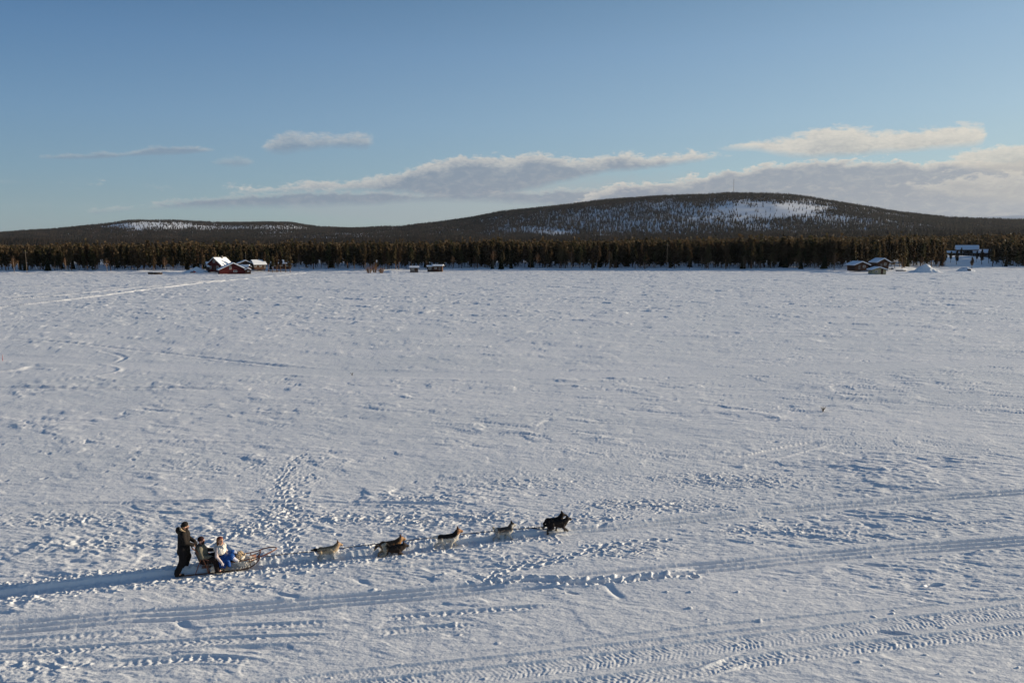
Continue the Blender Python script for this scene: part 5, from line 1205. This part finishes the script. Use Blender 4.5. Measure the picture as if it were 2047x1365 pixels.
def at(px, py, z0=0.0): x, y = G(px, py, z0); return x, y, ground_z(x, y)
x, y, z = at(311, 549); tp = empty('timber_stack', (x, y, z), R(-4)); tag(tp, 'long low dark stack of timber with patches of snow, alone on the ice', 'timber')
rq = random.Random(4)
for i in range(4):
    for j in range(3 - (i > 2)):
        yy_ = -0.6 + i * .4; zz_ = .16 + j * .3
        tubes('log', [([(-2.7 + rq.uniform(-.2, .2), yy_, zz_), (2.6 + rq.uniform(-.3, .3), yy_, zz_)], [.16, .13])], m_dark if (i + j) % 3 else m_brown, tp, 8)
for sx_, sw_ in ((-1.2, .8), (.5, 1.0), (1.9, .5)): 
    o = body('snow_patch', [El((sx_, 0, .92), (sw_, .55, .10), (.8, .82, .86))], m_hide, tp, 0.06, .05)
def snowmobile(label, px, py, z0, yaw, colr, group=None):
    x, y, z = at(px, py, z0); r_ = empty('snowmobile', (x, y, z), yaw); tag(r_, label, 'snowmobile', group)
    mp = vary('painted_hood', tuple(c * .8 for c in colr), colr, 3, .35, .5)
    poly('hood', [(-.2, -.38, .35), (1.0, -.3, .3), (1.0, .3, .3), (-.2, .38, .35), (-.15, -.3, .85), (.45, -.25, .75), (.45, .25, .75), (-.15, .3, .85)], BOXF, mp, r_, bevel=.06)
    poly('windshield', [(-.05, -.25, .85), (.3, -.2, .8), (.3, .2, .8), (-.05, .25, .85), (-.25, -.22, 1.2), (-.2, -.2, 1.2), (-.2, .2, 1.2), (-.25, .22, 1.2)], BOXF, m_glass, r_)
    box('seat', (-.85, 0, .62), (1.2, .36, .22), m_black, r_, .06); box('belt', (-.7, 0, .2), (1.9, .4, .36), m_black, r_, .12)
    for sd in (-1, 1): tubes('ski', [(arc([(.1, sd * .45, .06), (.9, sd * .45, .05), (1.2, sd * .45, .2)]), .06)], m_metal, r_, 6)
    tubes('handlebar', [([(-.3, -.35, 1.0), (-.2, 0, .95), (-.3, .35, 1.0)], .025)], m_metal, r_, 5)
snowmobile('red snowmobile on the ice in front of the pointed snow heap, left one', 388, 546.5, 0, R(10), (0.55, .05, .04))
snowmobile('red and black snowmobile on the ice in front of the pointed snow heap, right one', 399, 546, 0, R(160), (0.4, .03, .03))
snowmobile('dark snowmobile parked on the shore right of the tall cabin', 1783, 540, .4, R(5), (0.03, .03, .04))
# open boats wintering under snow
def boat(label, px, py, z0, L, yaw, mat, cover=True):
    x, y, z = at(px, py, z0); r_ = empty('rowing_boat', (x, y, z), yaw); tag(r_, label, 'boat')
    V = []; F = []; n = 9; m = 8
    for i in range(n):
        t = i / (n - 1) * 2 - 1; w_ = .75 * (1 - abs(t) ** 2.4) + .06; h = .62 - .12 * (1 - t * t)
        for j in range(m):
            a = math.pi * j / (m - 1); V.append((t * L / 2, -math.cos(a) * w_, max(0.0, math.sin(a)) * h))
    for i in range(n - 1):
        for j in range(m - 1): F.append((i * m + j, i * m + j + 1, (i + 1) * m + j + 1, (i + 1) * m + j))
    F += [tuple(range(m))[::-1], tuple((n - 1) * m + k for k in range(m))]
    poly('hull', V, F, mat, r_, True); tubes('keel', [([(-L / 2, 0, .5), (0, 0, .56), (L / 2, 0, .5)], .04)], m_dark, r_, 5)
    body('snow_patch', [El((0, 0, .58), (L * .38, .5, .12), (.8, .82, .86))], m_hide, r_, 0.06, .05)
boat('dark upturned rowing boat half under snow, right of the left lakeside group', 546, 541, .6, 4.6, R(12), m_dark)
boat('grey upturned rowing boat under snow, between the yellow hut and the tall snow heap', 1801, 541, .4, 5.2, R(4), m_greyb)

# bare bushes at the shore
m_twig = vary('bare_twigs', (0.16, 0.085, 0.05), (0.26, 0.15, 0.08), 3, .8, .1)
def bush(label, px, py, h, w_, seed):
    x, y, z = at(px, py, .3); rb = np.random.RandomState(seed); paths = []
    for _ in range(46):
        a = rb.rand() * 6.28; q = rb.rand() ** .5 * w_ / 2; hh = h * (1 - .45 * (2 * q / w_) ** 2) * rb.uniform(.7, 1.05)
        b = np.array([math.cos(a) * q * .4, math.sin(a) * q * .4, -.2]); e = np.array([math.cos(a) * q, math.sin(a) * q, hh]); mdl = (b + e) / 2 + rb.randn(3) * .12
        paths.append(([b, mdl, e], [.05, .035, .012]))
        for _k in range(5):
            s_ = b + (e - b) * rb.uniform(.35, .95); paths.append(([s_, s_ + np.array([*(rb.randn(2) * .45), rb.uniform(.3, .9)])], [.025, .008]))
    r_ = empty('shrub', (x, y, z)); tubes('branches', paths, m_twig, r_, 3); return tag(r_, label, 'shrub', 'bare bushes at the shore')
bush('tallest reddish brown bare bush of the clump left of the lone grey hut', 750, 544, 4.6, 3.6, 1)
bush('wide reddish brown bare bush at the left side of the shore clump', 738, 544.5, 3.4, 3.4, 2)
bush('low reddish brown bare bush at the right end of the clump, by sunlit heap', 762, 545, 2.6, 3.0, 3)

m_pole = vary('weathered_pole', (0.20, 0.155, 0.12), (0.30, 0.24, 0.19), 3, .8)
birch_src = None
rb_ = random.Random(31)
for i in range(16):
    px = (28, 132, 214, 330, 598, 676, 905, 986, 1074, 1142, 1218, 1290, 1402, 1486, 1590, 1668)[i]
    azd = AE(px, 540)[0]; r_q = float(shore(azd)) + rb_.uniform(4, 9); x = r_q * math.sin(R(azd)); y = r_q * math.cos(R(azd))
    if birch_src is None:
        birch_src = []
        for q in range(3):
            rr = np.random.RandomState(60 + q); paths = []
            for _ in range(34):
                z0 = rr.uniform(2.2, 7.2); a = rr.rand() * 6.28; L = (8.4 - z0) * .28 + .3
                p = np.array([0, 0, z0]); e = p + np.array([math.cos(a) * L, math.sin(a) * L, L * 1.3]); paths.append(([p, (p + e) / 2 + [0, 0, -.1], e], [.035, .02, .006]))
                for _k in range(3): s_ = p + (e - p) * rr.uniform(.4, 1); paths.append(([s_, s_ + np.array([*(rr.randn(2) * .3), rr.uniform(.0, .6)])], [.014, .005]))
            tr_o = tubes('trunk', [([(0, 0, -.4), (.05, .03, 3), (0, .08, 6), (.05, 0, 8.4)], [.11, .09, .05, .012])], m_pole, None, 6); cr_o = tubes('crown', paths, m_twig, None, 3)
            birch_src.append((tr_o.data, cr_o.data)); bpy.data.objects.remove(tr_o); bpy.data.objects.remove(cr_o)
    bt = empty('birch_tree', (x, y, ground_z(x, y)), rb_.uniform(0, 6)); s_ = rb_.uniform(.7, 1.15); bt.scale = (s_, s_, s_)
    tag(bt, 'slender bare birch with pale trunk before the pines, ' + where(x, y), 'birch', 'bare birches at the forest edge')
    for nm, me_ in zip(('trunk', 'crown'), birch_src[i % 3]): link(nm, me_, None, bt)
# masts and poles
def pole(name, label, px, py, z0, h, cat='pole', top=None, r_=.09, mat=None):
    x, y, z = at(px, py, z0); rt_ = empty(name, (x, y, z)); tag(rt_, label, cat)
    tubes('shaft', [([(0, 0, -.4), (0, 0, h)], [r_, r_ * .6])], mat or m_pole, rt_, 8)
    body('knob', [El((0, 0, h), (.16, .16, .14), (.5, .45, .2))], m_hide, rt_, .05, .05)
    if top: 
        for zz_ in (h * .93,): tubes('cross_arm', [([(-.9, 0, zz_), (.9, 0, zz_)], .06)], mat or m_pole, rt_, 5)
    return rt_
pole('flagpole', 'pale flagpole rising in front of the tall dark red house', 438, 542, .8, 7.6, 'flagpole')
pole('flagpole', 'thin pale pole behind the dark brown cabin of the left group', 492, 533, 1.8, 7.6, 'flagpole')
pole('utility_pole', 'pale utility pole standing before the pines at the far left', 54, 545, .6, 9.5, 'pole', True, .07)
pole('utility_pole', 'pale utility pole standing among the pines right of the middle of the far shore', 1333, 538, .8, 13.0, 'pole', True, .07)
mx_, my_ = AE(1466, 389)[0], 0; rr_ = 4150.0; x = rr_ * math.sin(R(mx_)); y = rr_ * math.cos(R(mx_)); z = float(hill_z(np.array([x]), np.array([y]))[0])
mast = empty('radio_mast', (x, y, z)); tag(mast, 'thin tall radio mast on the top of the highest hill', 'mast')
H_ = 84; g = 1.3
tubes('lattice_tower', [([(g * math.cos(a), g * math.sin(a), -2), (g * math.cos(a), g * math.sin(a), H_)], .35) for a in (0, 2.09, 4.19)] + [([(g * math.cos(a), g * math.sin(a), zz_), (g * math.cos(a + 2.09), g * math.sin(a + 2.09), zz_ + 3)], .16) for zz_ in np.arange(0, H_ - 3, 6) for a in (0, 2.09, 4.19)], m_metal, mast, 4)
for a in (.5, 2.6, 4.7): tubes('guy_wire', [([(0, 0, H_ * .9), (45 * math.cos(a), 45 * math.sin(a), -8)], .05)], m_metal, mast, 3)
hutm = gable('mast_hut', 'small hut beside the foot of the radio mast on the highest hill', 1458, 389, 0, 7, 5, 3, .5, m_dark, 0, 'x', .5, .3, [(0, 1.5, 1, 1)], None, False, 0, 'hut')
hutm.location = (x - 22, y - 4, float(hill_z(np.array([x - 22.0]), np.array([y - 4.0]))[0]) - .3)

# little markers on the ice
m_stake = vary('red_stake', (0.25, 0.04, 0.05), (0.4, 0.07, 0.08), 9, .7)
x, y, z = at(5, 722); st = empty('trail_stake', (x, y, z)); tag(st, 'thin dark red stake standing in the snow at the left edge', 'stake'); tubes('shaft', [([(0, 0, -.2), (.05, 0, .62)], [.028, .022])], m_stake, st, 6); tubes('band', [([(.045, 0, .50), (.05, 0, .57)], .032)], m_trim, st, 6)
m_tw = vary('dead_twig', (0.10, 0.06, 0.02), (0.24, 0.15, 0.05), 20, .8)
def tuft(label, px, py, s, n, seed):
    x, y, z = at(px, py); rb = np.random.RandomState(seed); P = []
    for _ in range(n):
        a = rb.rand() * 6.28; P.append(([(0, 0, -.05), (math.cos(a) * s * .2, math.sin(a) * s * .2, s * .5), (math.cos(a) * s * .5, math.sin(a) * s * .45, s * rb.uniform(.6, 1.1))], [.014, .010, .004]))
    r_ = empty('dry_tuft', (x, y, z)); tubes('stems', P, m_tw, r_, 4); return tag(r_, label, 'plant')
tuft('yellowish brown dry tuft poking from the snow with a long shadow, right of the middle', 1645, 824, .34, 26, 1)
tuft('tiny dark twig lying on the snow left of the middle', 704, 750, .30, 8, 2)
print('shore', round(time.time() - T0, 1))
# ------------------------------------------------------------------ a little cold air between here and the hills
me = bpy.data.meshes.new('haze'); bm = bmesh.new(); bmesh.ops.create_cube(bm, size=1.0)
for v in bm.verts: v.co = (v.co.x * 25000, v.co.y * 25000, -12 if v.co.z < 0 else 700)
bm.to_mesh(me); bm.free()
hz = link('haze', me); hm = bpy.data.materials.new('haze'); hm.use_nodes = True; me.materials.append(hm)
hm.node_tree.nodes.clear(); hn = NT(hm.node_tree); vo = hn.new('ShaderNodeVolumePrincipled'); ho = hn.new('ShaderNodeOutputMaterial')
vo.inputs['Color'].default_value = (0.80, 0.88, 1.0, 1); vo.inputs['Density'].default_value = 0.000011; vo.inputs['Anisotropy'].default_value = 0.2
hn.l.new(vo.outputs[0], ho.inputs['Volume']); tag(hz, 'thin cold haze over the lake and hills', kind='stuff')
